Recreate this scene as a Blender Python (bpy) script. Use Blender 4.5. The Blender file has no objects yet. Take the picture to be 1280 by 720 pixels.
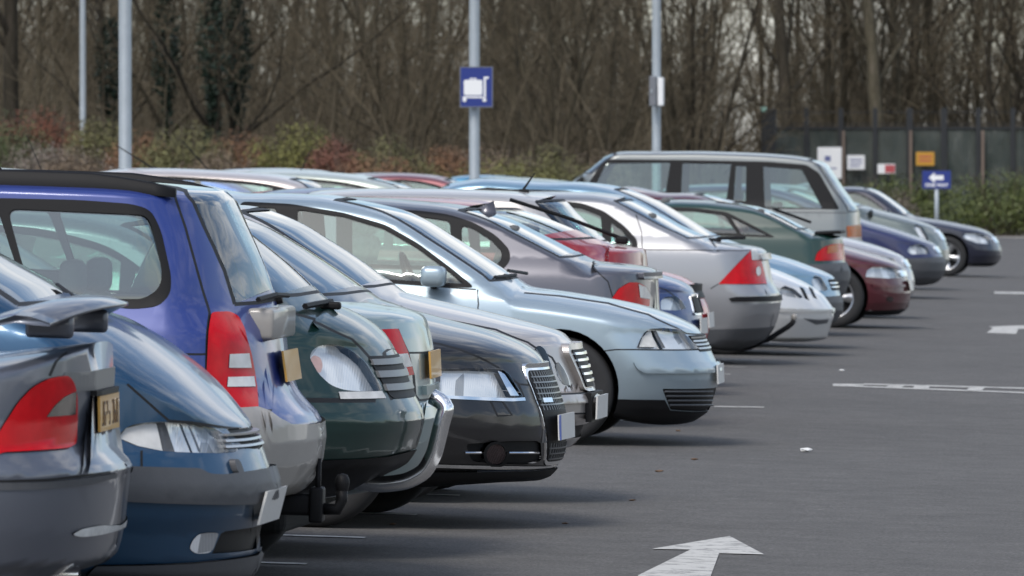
import bpy, bmesh, math, random
import numpy as np
from mathutils import Vector, Matrix, Euler
from mathutils.geometry import delaunay_2d_cdt
random.seed(7); np.random.seed(7)
sc = bpy.context.scene
COL = sc.collection
R = math.radians
F = 10000.0            # focal length in pixels of the 1280 px wide photograph
CAM_H = 1.55
YAW = math.atan(818/F); PITCH = math.atan(136/F)
SLOPE = 0.027          # the car park falls gently to the right
def ground(x): return -SLOPE*(max(-40.0, min(12.0, x))+3.0)

# ------------------------------------------------------------------ camera
cd = bpy.data.cameras.new('camera'); cam = bpy.data.objects.new('camera', cd); COL.objects.link(cam)
cam.location = (0, 0, CAM_H); cam.rotation_euler = (math.pi/2-PITCH, 0, YAW)
cd.sensor_width = 36; cd.lens = 36*F/1280; cd.clip_start = 1; cd.clip_end = 4000
cd.dof.use_dof = True; cd.dof.focus_distance = 35; cd.dof.aperture_fstop = 13.5
sc.camera = cam
CR = Euler(cam.rotation_euler).to_matrix()
def at(px, py, Y):
    d = CR @ Vector(((px-640)/F, (360-py)/F, -1.0))
    k = Y/d.y
    return Vector((d.x*k, Y, CAM_H+d.z*k))
def on_ground(px, py, dz=0.0):
    Y = 60.0
    for _ in range(30):
        d = CR @ Vector(((px-640)/F, (360-py)/F, -1.0))
        x = d.x/d.y*Y
        Y = (CAM_H-ground(x)-dz)/(-d.z/d.y)
    return Vector((d.x/d.y*Y, Y, ground(d.x/d.y*Y)+dz))

# ------------------------------------------------------------------ object helpers
def tag(o, label=None, cat=None, group=None, kind=None):
    if label: o['label'] = label
    if cat: o['category'] = cat
    if group: o['group'] = group
    if kind: o['kind'] = kind
    return o
def empty(name, loc, rot=(0,0,0)):
    o = bpy.data.objects.new(name, None); COL.objects.link(o); o.location = loc; o.rotation_euler = rot
    o.empty_display_size = .3
    return o
def obj_from(name, verts, faces, mats, parent=None, mi=None, normals=None, smooth=True):
    me = bpy.data.meshes.new(name)
    me.from_pydata([tuple(map(float, v)) for v in verts], [], [tuple(int(i) for i in f) for f in faces])
    if not isinstance(mats, (list, tuple)): mats = [mats]
    for m in mats: me.materials.append(m)
    if mi is not None: me.polygons.foreach_set('material_index', np.array(mi, dtype=np.int32))
    if smooth: me.polygons.foreach_set('use_smooth', np.ones(len(me.polygons), dtype=bool))
    me.update()
    if normals is not None and len(me.vertices):
        me.normals_split_custom_set_from_vertices([tuple(map(float, n)) for n in normals])
    o = bpy.data.objects.new(name, me); COL.objects.link(o)
    if parent: o.parent = parent
    return o
class MB:
    """collects simple shapes and links them as one mesh object"""
    def __init__(s): s.v = []; s.f = []; s.m = []
    def add(s, vs, fs, mi=0):
        b = len(s.v); s.v += [tuple(v) for v in vs]; s.f += [tuple(i+b for i in f) for f in fs]; s.m += [mi]*len(fs)
    def box(s, c, d, mi=0, rot=None):
        hx, hy, hz = d[0]/2, d[1]/2, d[2]/2
        vs = [Vector((x*hx, y*hy, z*hz)) for x in (-1, 1) for y in (-1, 1) for z in (-1, 1)]
        if rot is not None: vs = [rot @ v for v in vs]
        vs = [v+Vector(c) for v in vs]
        s.add(vs, [(0,1,3,2),(4,6,7,5),(0,4,5,1),(2,3,7,6),(0,2,6,4),(1,5,7,3)], mi)
    def rbox(s, c, d, r, mi=0, seg=3, rot=None):
        bm = bmesh.new(); bmesh.ops.create_cube(bm, size=1)
        for v in bm.verts: v.co = Vector((v.co.x*d[0], v.co.y*d[1], v.co.z*d[2]))
        bmesh.ops.bevel(bm, geom=bm.edges[:], offset=r, segments=seg, profile=.5, affect='EDGES')
        vs = [v.co.copy() for v in bm.verts]
        if rot is not None: vs = [rot @ v for v in vs]
        s.add([v+Vector(c) for v in vs], [[v.index for v in f.verts] for f in bm.faces], mi); bm.free()
    def tube(s, pts, rad, n=8, mi=0, caps=True):
        pts = [Vector(p) for p in pts]
        if not isinstance(rad, (list, tuple)): rad = [rad]*len(pts)
        up = Vector((0.12, 0.23, 0.97)); vs = []; prev = None
        for i, p in enumerate(pts):
            t = (pts[min(i+1, len(pts)-1)]-pts[max(i-1, 0)]).normalized()
            if prev is None:
                a = t.cross(up)
                if a.length < .1: a = t.cross(Vector((1, 0, 0)))
            else: a = prev-t*prev.dot(t)
            a.normalize(); b = t.cross(a); prev = a
            for k in range(n):
                an = 2*math.pi*k/n
                vs.append(p+(a*math.cos(an)+b*math.sin(an))*rad[i])
        fs = []
        for i in range(len(pts)-1):
            for k in range(n):
                fs.append((i*n+k, i*n+(k+1) % n, (i+1)*n+(k+1) % n, (i+1)*n+k))
        if caps:
            fs.append(tuple(range(n-1, -1, -1))); fs.append(tuple((len(pts)-1)*n+k for k in range(n)))
        s.add(vs, fs, mi)
    def lathe(s, prof, n=32, axis='y', c=(0,0,0), mi=0):
        vs = []; fs = []
        for (r, h) in prof:
            for k in range(n):
                a = 2*math.pi*k/n
                if axis == 'y': vs.append((c[0]+r*math.cos(a), c[1]+h, c[2]+r*math.sin(a)))
                else: vs.append((c[0]+r*math.cos(a), c[1]+r*math.sin(a), c[2]+h))
        for i in range(len(prof)-1):
            for k in range(n): fs.append((i*n+k, i*n+(k+1) % n, (i+1)*n+(k+1) % n, (i+1)*n+k))
        s.add(vs, fs, mi)
    def build(s, name, mats, parent=None, smooth=False):
        return obj_from(name, s.v, s.f, mats, parent, s.m, None, smooth)
def pip(px, py, poly):
    """vectorised point in polygon"""
    x = np.asarray(px); y = np.asarray(py); ins = np.zeros(x.shape, bool); n = len(poly); j = n-1
    for i in range(n):
        xi, yi = poly[i]; xj, yj = poly[j]
        if yi != yj:
            c = ((yi > y) != (yj > y)) & (x < (xj-xi)*(y-yi)/(yj-yi)+xi)
            ins ^= c
        j = i
    return ins
def densify(poly, step, closed=True):
    out = []; n = len(poly)
    for i in range(n if closed else n-1):
        a = np.array(poly[i]); b = np.array(poly[(i+1) % n]); k = max(1, int(np.ceil(np.linalg.norm(b-a)/step)))
        for q in range(k): out.append(tuple(a+(b-a)*q/k))
    if not closed: out.append(tuple(poly[-1]))
    return out
def rounded(poly, r, seg=4):
    """polygon with rounded corners"""
    out = []; n = len(poly)
    for i in range(n):
        p = np.array(poly[i], float); a = np.array(poly[i-1], float); b = np.array(poly[(i+1) % n], float)
        la = np.linalg.norm(a-p); lb = np.linalg.norm(b-p); rr = min(r, la*.45, lb*.45)
        p0 = p+(a-p)/max(la, 1e-9)*rr; p1 = p+(b-p)/max(lb, 1e-9)*rr
        for k in range(seg+1):
            t = k/seg; out.append(tuple((1-t)**2*p0+2*t*(1-t)*p+t*t*p1))
    return out
def pchip(xs, ys):
    xs = np.array(xs, float); ys = np.array(ys, float); h = np.diff(xs); d = np.diff(ys)/h; n = len(xs)
    m = np.zeros(n); m[0] = d[0]; m[-1] = d[-1]
    for i in range(1, n-1):
        if d[i-1]*d[i] > 0:
            w1 = 2*h[i]+h[i-1]; w2 = h[i]+2*h[i-1]; m[i] = (w1+w2)/(w1/d[i-1]+w2/d[i])
    def f(x):
        x = np.clip(np.asarray(x, float), xs[0], xs[-1]); i = np.clip(np.searchsorted(xs, x, side='right')-1, 0, n-2)
        t = (x-xs[i])/h[i]
        return ((2*t**3-3*t**2+1)*ys[i]+(t**3-2*t**2+t)*h[i]*m[i]+(-2*t**3+3*t**2)*ys[i+1]+(t**3-t**2)*h[i]*m[i+1])
    return f

# ------------------------------------------------------------------ materials
def mat(name):
    m = bpy.data.materials.new(name); m.use_nodes = True
    nt = m.node_tree; return m, nt, nt.nodes['Principled BSDF']
def N(nt, t, **kw):
    n = nt.nodes.new(t)
    for k, v in kw.items():
        if k in n.inputs.keys(): n.inputs[k].default_value = v
        else: setattr(n, k, v)
    return n
def simple(name, col, rough=.5, metal=0., coat=0., noise=0., nscale=20., bump=0., spec=.5):
    m, nt, b = mat(name)
    b.inputs['Base Color'].default_value = (*col, 1); b.inputs['Roughness'].default_value = rough
    b.inputs['Metallic'].default_value = metal; b.inputs['Coat Weight'].default_value = coat
    b.inputs['Coat Roughness'].default_value = .04; b.inputs['Specular IOR Level'].default_value = spec
    if noise > 0 or bump > 0:
        tc = N(nt, 'ShaderNodeTexCoord'); nz = N(nt, 'ShaderNodeTexNoise', Scale=nscale, Detail=6.0, Roughness=.6)
        nt.links.new(tc.outputs['Object'], nz.inputs['Vector'])
        if noise > 0:
            mx = N(nt, 'ShaderNodeMix', data_type='RGBA', blend_type='MIX')
            mx.inputs[6].default_value = (*[c*(1-noise) for c in col], 1); mx.inputs[7].default_value = (*[min(1, c*(1+noise)) for c in col], 1)
            nt.links.new(nz.outputs['Fac'], mx.inputs[0]); nt.links.new(mx.outputs[2], b.inputs['Base Color'])
        if bump > 0:
            bp = N(nt, 'ShaderNodeBump', Strength=bump, Distance=.02)
            nt.links.new(nz.outputs['Fac'], bp.inputs['Height']); nt.links.new(bp.outputs['Normal'], b.inputs['Normal'])
    return m
def paint(name, col, metal=.5, rough=.36):
    m, nt, b = mat(name)
    b.inputs['Metallic'].default_value = metal; b.inputs['Coat Weight'].default_value = .62
    b.inputs['Coat Roughness'].default_value = .035; b.inputs['Coat IOR'].default_value = 1.55
    tc = N(nt, 'ShaderNodeTexCoord')
    n1 = N(nt, 'ShaderNodeTexNoise', Scale=3.0, Detail=8.0, Roughness=.7)          # road film
    nt.links.new(tc.outputs['Object'], n1.inputs['Vector'])
    sep = N(nt, 'ShaderNodeSeparateXYZ'); nt.links.new(tc.outputs['Object'], sep.inputs[0])
    mr = N(nt, 'ShaderNodeMapRange'); mr.inputs[1].default_value = .15; mr.inputs[2].default_value = .65; mr.inputs[3].default_value = .12; mr.inputs[4].default_value = .015
    nt.links.new(sep.outputs['Z'], mr.inputs[0])
    mu = N(nt, 'ShaderNodeMath', operation='MULTIPLY'); nt.links.new(mr.outputs[0], mu.inputs[0]); nt.links.new(n1.outputs['Fac'], mu.inputs[1])
    mx = N(nt, 'ShaderNodeMix', data_type='RGBA'); mx.inputs[6].default_value = (*col, 1)
    mx.inputs[7].default_value = (.17, .15, .13, 1)
    nt.links.new(mu.outputs[0], mx.inputs[0]); nt.links.new(mx.outputs[2], b.inputs['Base Color'])
    ad = N(nt, 'ShaderNodeMath', operation='MULTIPLY_ADD'); ad.inputs[1].default_value = .5; ad.inputs[2].default_value = rough
    nt.links.new(mu.outputs[0], ad.inputs[0]); nt.links.new(ad.outputs[0], b.inputs['Roughness'])
    cr = N(nt, 'ShaderNodeMath', operation='MULTIPLY_ADD'); cr.inputs[1].default_value = .5; cr.inputs[2].default_value = .055
    nt.links.new(mu.outputs[0], cr.inputs[0]); nt.links.new(cr.outputs[0], b.inputs['Coat Roughness'])
    n2 = N(nt, 'ShaderNodeTexNoise', Scale=5.0, Detail=2.0); nt.links.new(tc.outputs['Object'], n2.inputs['Vector'])
    bp = N(nt, 'ShaderNodeBump', Strength=.02, Distance=.01); nt.links.new(n2.outputs['Fac'], bp.inputs['Height'])
    nt.links.new(bp.outputs['Normal'], b.inputs['Coat Normal'])
    return m
def glass(name, tint, f0=.06, gcol=(.90, .99, .97)):
    """thin pane: Schlick reflection over clear transmission, alike from both sides"""
    m = bpy.data.materials.new(name); m.use_nodes = True; nt = m.node_tree; nt.nodes.clear()
    out = N(nt, 'ShaderNodeOutputMaterial'); mix = N(nt, 'ShaderNodeMixShader')
    tr = N(nt, 'ShaderNodeBsdfTransparent'); tr.inputs[0].default_value = (*tint, 1)
    gl = N(nt, 'ShaderNodeBsdfGlossy'); gl.inputs['Roughness'].default_value = .015; gl.inputs[0].default_value = (*gcol, 1)
    lw = N(nt, 'ShaderNodeLayerWeight', Blend=.5); pw = N(nt, 'ShaderNodeMath', operation='POWER'); pw.inputs[1].default_value = 4.2
    nt.links.new(lw.outputs['Facing'], pw.inputs[0]); ma = N(nt, 'ShaderNodeMath', operation='MULTIPLY_ADD'); ma.inputs[1].default_value = 1-f0; ma.inputs[2].default_value = f0
    nt.links.new(pw.outputs[0], ma.inputs[0])
    nt.links.new(ma.outputs[0], mix.inputs[0]); nt.links.new(tr.outputs[0], mix.inputs[1]); nt.links.new(gl.outputs[0], mix.inputs[2])
    nt.links.new(mix.outputs[0], out.inputs[0]); return m
def lamp_mat(name, col, rough=.12, stripes=60., bump=.4, metal=0.):
    m, nt, b = mat(name)
    b.inputs['Base Color'].default_value = (*col, 1); b.inputs['Roughness'].default_value = rough; b.inputs['Metallic'].default_value = metal
    b.inputs['Coat Weight'].default_value = .0; b.inputs['Specular IOR Level'].default_value = .22
    tc = N(nt, 'ShaderNodeTexCoord'); w = N(nt, 'ShaderNodeTexWave', Scale=stripes, Distortion=.3); w.bands_direction = 'DIAGONAL'
    nz = N(nt, 'ShaderNodeTexNoise', Scale=14.0, Detail=3.0)
    nt.links.new(tc.outputs['Object'], w.inputs['Vector']); nt.links.new(tc.outputs['Object'], nz.inputs['Vector'])
    mx = N(nt, 'ShaderNodeMix', data_type='RGBA'); mx.inputs[6].default_value = (*[c*.55 for c in col], 1); mx.inputs[7].default_value = (*[min(1, c*1.25) for c in col], 1)
    nt.links.new(nz.outputs['Fac'], mx.inputs[0]); nt.links.new(mx.outputs[2], b.inputs['Base Color'])
    bp = N(nt, 'ShaderNodeBump', Strength=bump, Distance=.01); nt.links.new(w.outputs['Fac'], bp.inputs['Height']); nt.links.new(bp.outputs['Normal'], b.inputs['Normal'])
    return m
M = {}
M['seam'] = simple('seam', (.006, .006, .007), .6)
M['glass'] = glass('tinted_glass', (.68, .84, .79), .14)
M['screen'] = glass('screen_glass', (.58, .68, .67), .12, (.97, .99, 1))
M['privacy'] = glass('privacy_glass', (.2, .22, .22), .1)
M['clear'] = glass('lens_glass', (.97, .98, .98), .05, (1, 1, 1))
M['black'] = simple('black_trim', (.009, .009, .010), .55, spec=.2)
M['rubber'] = simple('rubber', (.016, .016, .017), .75, noise=.35, nscale=9)
M['under'] = simple('underbody', (.008, .008, .008), .9)
M['greyplastic'] = simple('grey_plastic', (.075, .078, .085), .55, noise=.12, nscale=30, bump=.06)
M['taupe'] = simple('taupe_plastic', (.30, .285, .265), .42, coat=.4, noise=.08, nscale=12)
M['chrome'] = simple('chrome', (.88, .89, .90), .14, 1.0)
M['alloy'] = simple('alloy', (.50, .51, .52), .3, .9, noise=.2, nscale=10)
def reflector_mat():
    m, nt, b = mat('headlamp_reflector'); tc = N(nt, 'ShaderNodeTexCoord')
    vo = N(nt, 'ShaderNodeTexVoronoi', Scale=8.); mp = N(nt, 'ShaderNodeMapping'); mp.inputs['Scale'].default_value = (1.5, 1, .6); nt.links.new(tc.outputs['Object'], mp.inputs[0]); nt.links.new(mp.outputs[0], vo.inputs['Vector'])
    sp = N(nt, 'ShaderNodeSeparateColor'); nt.links.new(vo.outputs['Color'], sp.inputs[0]); cr = N(nt, 'ShaderNodeValToRGB'); e = cr.color_ramp.elements; e[0].color = (.36, .37, .38, 1); e[1].position = .5; e[1].color = (.92, .93, .94, 1)
    nt.links.new(sp.outputs[0], cr.inputs[0]); nt.links.new(cr.outputs[0], b.inputs['Base Color']); b.inputs['Metallic'].default_value = .3; b.inputs['Roughness'].default_value = .14
    w = N(nt, 'ShaderNodeTexWave', Scale=38.); w.bands_direction = 'X'; nt.links.new(tc.outputs['Object'], w.inputs['Vector']); bp = N(nt, 'ShaderNodeBump', Strength=.12, Distance=.01)
    nt.links.new(w.outputs['Fac'], bp.inputs['Height']); nt.links.new(bp.outputs[0], b.inputs['Normal']); return m
M['reflector'] = reflector_mat()
M['pale_lens'] = lamp_mat('pale_lens', (.74, .74, .72), .15, 70, .2)
M['red'] = lamp_mat('red_lens', (.58, .004, .010), .2, 45, .03)
M['darkred'] = lamp_mat('dark_red_lens', (.16, .012, .016), .12, 45, .3)
M['smoke'] = lamp_mat('smoked_lens', (.05, .035, .035), .12, 45, .3)
M['amber'] = lamp_mat('amber_lens', (.65, .16, .02), .15, 60, .4)
M['whiteplate'] = simple('white_plate', (.66, .66, .64), .45, coat=.3, noise=.08, nscale=18)
M['yellowplate'] = simple('yellow_plate', (.66, .36, .07), .45, coat=.3, noise=.1, nscale=18)
M['euroblue'] = simple('plate_blue', (.03, .09, .42), .4)
M['seat'] = simple('seat_cloth', (.115, .118, .12), .9, noise=.3, nscale=30)
M['cabin'] = simple('cabin_lining', (.062, .064, .066), .85, noise=.2)
M['clearbulb'] = simple('bulb_glass', (.55, .57, .60), .08, .3, 1.)
M['gunmetal'] = simple('gunmetal_mesh', (.16, .165, .17), .3, .7)
M['trimgrey'] = simple('trim_grey', (.17, .175, .18), .35, .3)
# ------------------------------------------------------------------ cars
# side silhouettes from the front bumper backwards, (distance, height) for a car of given length and height
TEMPL = {
 'saloon': dict(L=4.6, H=1.45, pts=[(.06,.72),(.35,.83),(.8,.92),(1.22,.985),(1.42,1.06),(2.05,1.38),(2.35,1.435),(2.7,1.45),(3.05,1.435),(3.35,1.38),(3.95,1.07),(4.12,1.045),(4.4,1.035),(4.52,1.0)], cowl=1.24, back=4.0),
 'hatch': dict(L=4.2, H=1.45, pts=[(.06,.72),(.3,.82),(.7,.91),(1.08,.985),(1.28,1.06),(1.92,1.38),(2.25,1.44),(2.6,1.45),(3.2,1.425),(3.55,1.375),(4.02,1.02),(4.12,.97)], cowl=1.1, back=4.03),
 'estate': dict(L=4.6, H=1.5, pts=[(.06,.74),(.35,.85),(.8,.94),(1.22,1.01),(1.42,1.09),(2.05,1.42),(2.45,1.49),(2.9,1.5),(3.7,1.48),(4.15,1.43),(4.44,1.03),(4.52,.97)], cowl=1.24, back=4.45),
 'mpv': dict(L=4.5, H=1.66, pts=[(.08,.74),(.4,.93),(.75,1.06),(.95,1.13),(1.5,1.44),(1.95,1.61),(2.4,1.655),(3.0,1.66),(3.7,1.63),(4.15,1.56),(4.4,1.05),(4.46,.98)], cowl=.9, back=4.41),
}
ENDP = {'front': [(.30,.20),(.10,.22),(.03,.33),(0,.44),(.01,.55),(.04,.64),(.06,.72)],
        'rear':  [(.34,.26),(.12,.27),(.03,.35),(0,.46),(.01,.58),(.05,.64),(.075,.80),(.08,.97)]}
NT = 46
TT = np.linspace(0, 1, NT+1)
ZETA = 1-(1-0.5*(1-np.cos(np.pi*TT)))**1.15
class Car: pass
def sup(d, D, n): return (1-(1-np.clip(d/D, 0, 1))**n)**(1/n)

def make_car(S):
    c = Car(); s = S['s']; W = S.get('W', .86); L = S['L']; H = S.get('H', 1.45); end = S['end']
    Yn = F/s; Yc = Yn+W; psi = -R(S.get('yaw', 0)); cs = math.cos(psi); sn = -math.sin(psi)
    tip = at(*S['tip'], Yc); X0 = tip.x; up = S.get('up', 0.0)
    def pc(p): q = at(p[0], p[1], Yc); return (X0-q.x, q.z-ground(q.x)-up)
    def pn(p): q = at(p[0], p[1], Yn); return ((X0-q.x)/cs-W*sn, q.z-ground(q.x)-up)
    c.pc = pc; c.pn = pn
    # ---- silhouettes
    T = TEMPL[S['type']]; kx = L/T['L']; kz = H/T['H']
    tp = [(u*kx, z*kz) for u, z in T['pts']]; cowl = T['cowl']*kx; back = T['back']*kx
    near_prof = [pc(p) for p in S['prof']] if 'prof' in S else ENDP[end]
    far_prof = ENDP['rear' if end == 'front' else 'front']
    if end == 'front': g0, g1 = cowl, back
    else: tp = [(L-u, z) for u, z in reversed(tp)]; g0, g1 = L-back, L-cowl
    top = [near_prof[-1]]+([pc(p) for p in S.get('top', [])])+[tuple(p) for p in S.get('topm', [])]
    um = max(p[0] for p in top)
    far_lip = (L-far_prof[-1][0], far_prof[-1][1])
    if 'far_lip_z' in S: far_lip = (far_lip[0], S['far_lip_z'])
    skip = S.get('skip', .18)
    top += [p for p in tp if p[0] > um+skip and p[0] < far_lip[0]-.03]+[far_lip]
    if 'g0' in S: g0 = S['g0'] if not isinstance(S['g0'], tuple) else pc(S['g0'])[0]
    if 'g1' in S: g1 = S['g1']
    ti = int(np.argmin([p[0] for p in near_prof])); fi = int(np.argmin([p[0] for p in far_prof]))
    tz = near_prof[ti][1]; fz = far_prof[fi][1]
    upts = [(0, tz+.01)]+list(near_prof[ti+1:])+top[1:]+[(L-p[0], p[1]) for p in reversed(far_prof[fi+1:-1])]+[(L, fz+.01)]
    lpts = [(0, tz-.01)]+list(reversed(near_prof[:ti]))+[(.9, S.get('sill', .2)), (L-.9, S.get('sill', .2))]+[(L-p[0], p[1]) for p in far_prof[:fi]]+[(L, fz-.01)]
    def mono(pts):
        pts = sorted(pts, key=lambda p: p[0]) if False else pts
        out = [pts[0]]
        for p in pts[1:]:
            out.append((max(p[0], out[-1][0]+.004), p[1]))
        return np.array(out)
    U = mono(upts); Lw = mono(lpts); sc_ = L/max(U[-1, 0], L)
    zt_f = pchip(U[:, 0], U[:, 1]); zb_f = pchip(Lw[:, 0], Lw[:, 1])
    c.zt = zt_f; c.zb = zb_f
    def ends(prof):
        zs = np.array([p[1] for p in prof]); us_ = np.array([p[0] for p in prof]); o = np.maximum.accumulate(zs+np.arange(len(zs))*1e-4)
        return o, us_
    nz, nu = ends(near_prof); fzs, fus = ends(far_prof)
    Dn, nn = S.get('D', .5 if end == 'front' else .3), S.get('n', 2.3 if end == 'front' else 2.6)
    Df, nf = (.3, 2.6) if end == 'front' else (.5, 2.3)
    # greenhouse
    b0, b1 = S.get('belt', (.93, .97)) if end == 'front' else tuple(reversed(S.get('belt', (.93, .97))))
    gu = np.linspace(g0, g1, 240); gz = zt_f(gu); pk = int(np.argmax(gz))
    fz_, fu_ = np.maximum.accumulate(gz[:pk+1])+np.arange(pk+1)*1e-6, gu[:pk+1]
    rz_, ru_ = (np.maximum.accumulate(gz[pk:][::-1])+np.arange(240-pk)*1e-6), gu[pk:][::-1]
    Ds0, Ds1 = S.get('Ds', (.24, .2) if end == 'front' else (.2, .24)); ns = 2.2
    if 'tumble' in S: tum = math.tan(R(S['tumble']))
    else: tum = math.tan(R(20))
    HcB, HcR = S.get('crown', .12), S.get('crown_roof', .085)
    def belt_f(u): return b0+(b1-b0)*(u-g0)/(g1-g0)
    c.belt = belt_f
    def ys(u, z):
        zt = zt_f(u); zb = zb_f(u); bl = np.where((u > g0) & (u < g1), belt_f(u), 9.0)
        w = W*(1-.05*np.clip((.9-u)/.9, 0, 1)**2-.05*np.clip((u-(L-.9))/.9, 0, 1)**2)
        zm = .58; bb = np.minimum(bl, 1.0)
        w = w-.075*np.clip((zm-z)/(zm-.2), 0, 1.3)**2-.035*np.clip((z-zm)/(bb-zm), 0, 1.2)**2
        a = np.clip((z-bl+.05)/.16, 0, 1); a = a*a*(3-2*a); kk = .11; q_ = z-bl; gh = np.where(q_ > kk, q_, np.where(q_ < -kk, 0, (q_+kk)**2/(4*kk)))
        w = w-.022*a-gh*tum
        zc = np.minimum(z, nz[-1]); d = u-np.interp(zc, nz, nu); fe = sup(d, Dn, nn)
        zc = np.minimum(z, fzs[-1]); d = (L-u)-np.interp(zc, fzs, fus); fe = fe*sup(d, Df, nf)
        f1 = sup(u-np.interp(z, fz_, fu_), Ds0, ns); f2 = sup(np.interp(z, rz_, ru_)-u, Ds1, ns)
        fs = 1-(1-f1*f2)*a
        e = np.clip((u-g0)/.15, 0, 1)*np.clip((g1-u)/.15, 0, 1); Hb = np.minimum(.010+(HcB-.010)*np.clip((u-near_prof[-1][0]+.015)/.42, 0, 1)**.7, .010+(HcB-.010)*np.clip((L-far_prof[-1][0]+.015-u)/.42, 0, 1)**.7)
        Hc = Hb+(HcR-Hb)*e
        fc = sup(zt-z, Hc, S.get('cn', 2.5)); fb = sup(z-zb, .05, 3)
        return w*fe*fs*fc*fb
    c.ys = ys; c.W = W; c.L = L
    rot0 = (Matrix.Rotation(SLOPE, 3, 'Y') @ Matrix.Rotation(psi, 3, 'Z')); loc0 = Vector((X0, Yc, 0)) - rot0 @ Vector((L/2, 0, 0)); loc0.z = ground(loc0.x)+up; inv0 = rot0.transposed()
    def pn(p):
        yy = W*.9
        for _ in range(14):
            dpt = at(p[0], p[1], Yc); lo_ = inv0 @ (Vector((0, 0, CAM_H))-loc0); ld = inv0 @ (dpt-Vector((0, 0, CAM_H)))
            k = (-yy-lo_.y)/ld.y; q = lo_+ld*k; u = L/2-q.x; z = q.z
            y2 = float(ys(np.array(max(u, 0.)), np.array(z))); yy = yy*.5+y2*.5
        return (u, z)
    c.pn = pn
    # ---- stations
    vis = S.get('vis', 2.6)
    st = [0, .001, .003, .007, .012, .019, .028, .038, .05, .063, .078, .095, .115, .135, .16, .185, .21]
    u = .21; fine = S.get('fine', .04)
    while u < L-.25:
        u += fine if u < vis else .085
        if u < L-.21: st.append(u)
    st += [L-v for v in reversed([0, .004, .012, .03, .055, .09, .13, .17, .21])]
    us = np.array(st); MU = len(us)-1; idx = np.arange(MU+1)
    def to_p(u): return np.interp(u, us, idx)
    def from_p(p): return np.interp(p, idx, us)
    def to_j(u, z):
        zt = zt_f(u); zb = zb_f(u); q = np.clip((z-zb)/np.maximum(zt-zb, 1e-6), 0, 1); return np.interp(q, ZETA, np.arange(NT+1))
    def lift(p, j):
        u = from_p(p); zt = zt_f(u); zb = zb_f(u); z = zb+(zt-zb)*np.interp(j, np.arange(NT+1), ZETA)
        y = ys(u, z); y = np.where((j <= 1e-6) | (j >= NT-1e-6), 0, y)
        return np.stack([L/2-u, -y, z], -1)
    def normal(p, j):
        """from the gradient of the half width, so that steps in the outline do not smear the shading"""
        u = from_p(p); zt = zt_f(u); zb = zb_f(u); z = zb+(zt-zb)*np.interp(j, np.arange(NT+1), ZETA); h = .003
        yu = (ys(np.clip(u+h, 0, L), z)-ys(np.clip(u-h, 0, L), z))/(2*h); yz = (ys(u, z+h)-ys(u, z-h))/(2*h)
        n = np.stack([yu, -np.ones_like(yu), -yz], -1)
        at_c = (j <= 1e-6) | (j >= NT-1e-6); n[at_c, 1] = 0
        ln = np.linalg.norm(n, axis=1, keepdims=True); bad = ln[:, 0] < 1e-6; n = n/np.maximum(ln, 1e-9)
        n[bad] = (0, 0, 1); n[bad & (j < NT/2)] = (0, 0, -1); e_ = bad & ((u < .02) | (u > L-.02)); n[e_] = 0; n[e_, 0] = np.where(u[e_] < L/2, 1, -1)
        return n
    # ---- regions
    regs = []   # (name, polygon(u,z), material, options)
    uw = S.get('uw', .88 if end == 'front' else .95); wb = S.get('wb', L*.575); wr = S.get('wr', .31); ar = S.get('ar', wr+.045)
    wheels = [uw, uw+wb]
    if 'uw_px' in S: wheels = [pn((S['uw_px'], 500))[0], pn((S['uw_px'], 500))[0]+wb]
    for q in wheels:
        n_ = 40; regs.append(('hole', [(q+ar*math.cos(2*math.pi*k/n_), wr+.012+ar*math.sin(2*math.pi*k/n_)) for k in range(n_)], None, {}))
    for rg in reversed(S.get('regions', [])):
        nm, poly, mk = rg[:3]; op = rg[3] if len(rg) > 3 else {}
        pl = [tuple(p) for p in poly] if op.get('m') else [(pc if op.get('c') else pn)(p) for p in poly]
        if op.get('round'): pl = rounded(pl, op['round'])
        regs.append((nm, pl, mk, op))
    # windows
    wins = S.get('wins', 'auto')
    if wins == 'auto':
        e0, e1 = g0+Ds0*.55+.05, g1-Ds1*.55-.05
        uu = np.linspace(e0, e1, 90); k0, k1 = Ds0*.55+.06, Ds1*.55+.06
        zt_ = np.min([zt_f(np.clip(uu+dv, g0, g1)) for dv in np.linspace(-k0, k1, 9)], axis=0)-.075
        bl = belt_f(uu)+.045
        ok = zt_ > bl+.02; uu, zt_, bl = uu[ok], zt_[ok], bl[ok]
        if len(uu) > 5:
            ztr = np.maximum(zt_, bl+.02)
            regs_out = [(a, b) for a, b in zip(uu, bl)]+[(a, b) for a, b in zip(uu[::-1], ztr[::-1])]
            sp = S.get('pillars', [.50, .87] if end == 'front' else [.13, .50])
            cuts = [uu[0]]+[uu[0]+(uu[-1]-uu[0])*f for f in sp]+[uu[-1]]
            for a, b in zip(cuts[:-1], cuts[1:]):
                a2 = a+.03; b2 = b-.03; q = np.linspace(a2, b2, 24)
                zz = np.interp(q, uu, ztr)-.025; bb = np.interp(q, uu, bl)+.022; k = zz > bb+.015
                if k.sum() > 3:
                    q, zz, bb = q[k], zz[k], bb[k]
                    regs.append(('side_window', [(x, y) for x, y in zip(q, bb)]+[(x, y) for x, y in zip(q[::-1], zz[::-1])], S.get('glass', 'glass'), dict(off=-.006)))
            regs.append(('window_surround', regs_out, 'black', dict(off=.002)))
    else:
        for w_ in wins['panes']: regs.append(('side_window', rounded([pn(p) for p in w_], wins.get('round', .03)), S.get('glass', 'glass'), dict(off=-.006)))
        regs.append(('window_surround', rounded([pn(p) for p in wins['outer']], wins.get('round', .03)+.02), wins.get('mat', 'black'), dict(off=.002)))
        if 'extra' in wins: pass
    # screens: the glass between the pillars, up to the centre line
    seals = []; iscr = len(regs)
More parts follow.
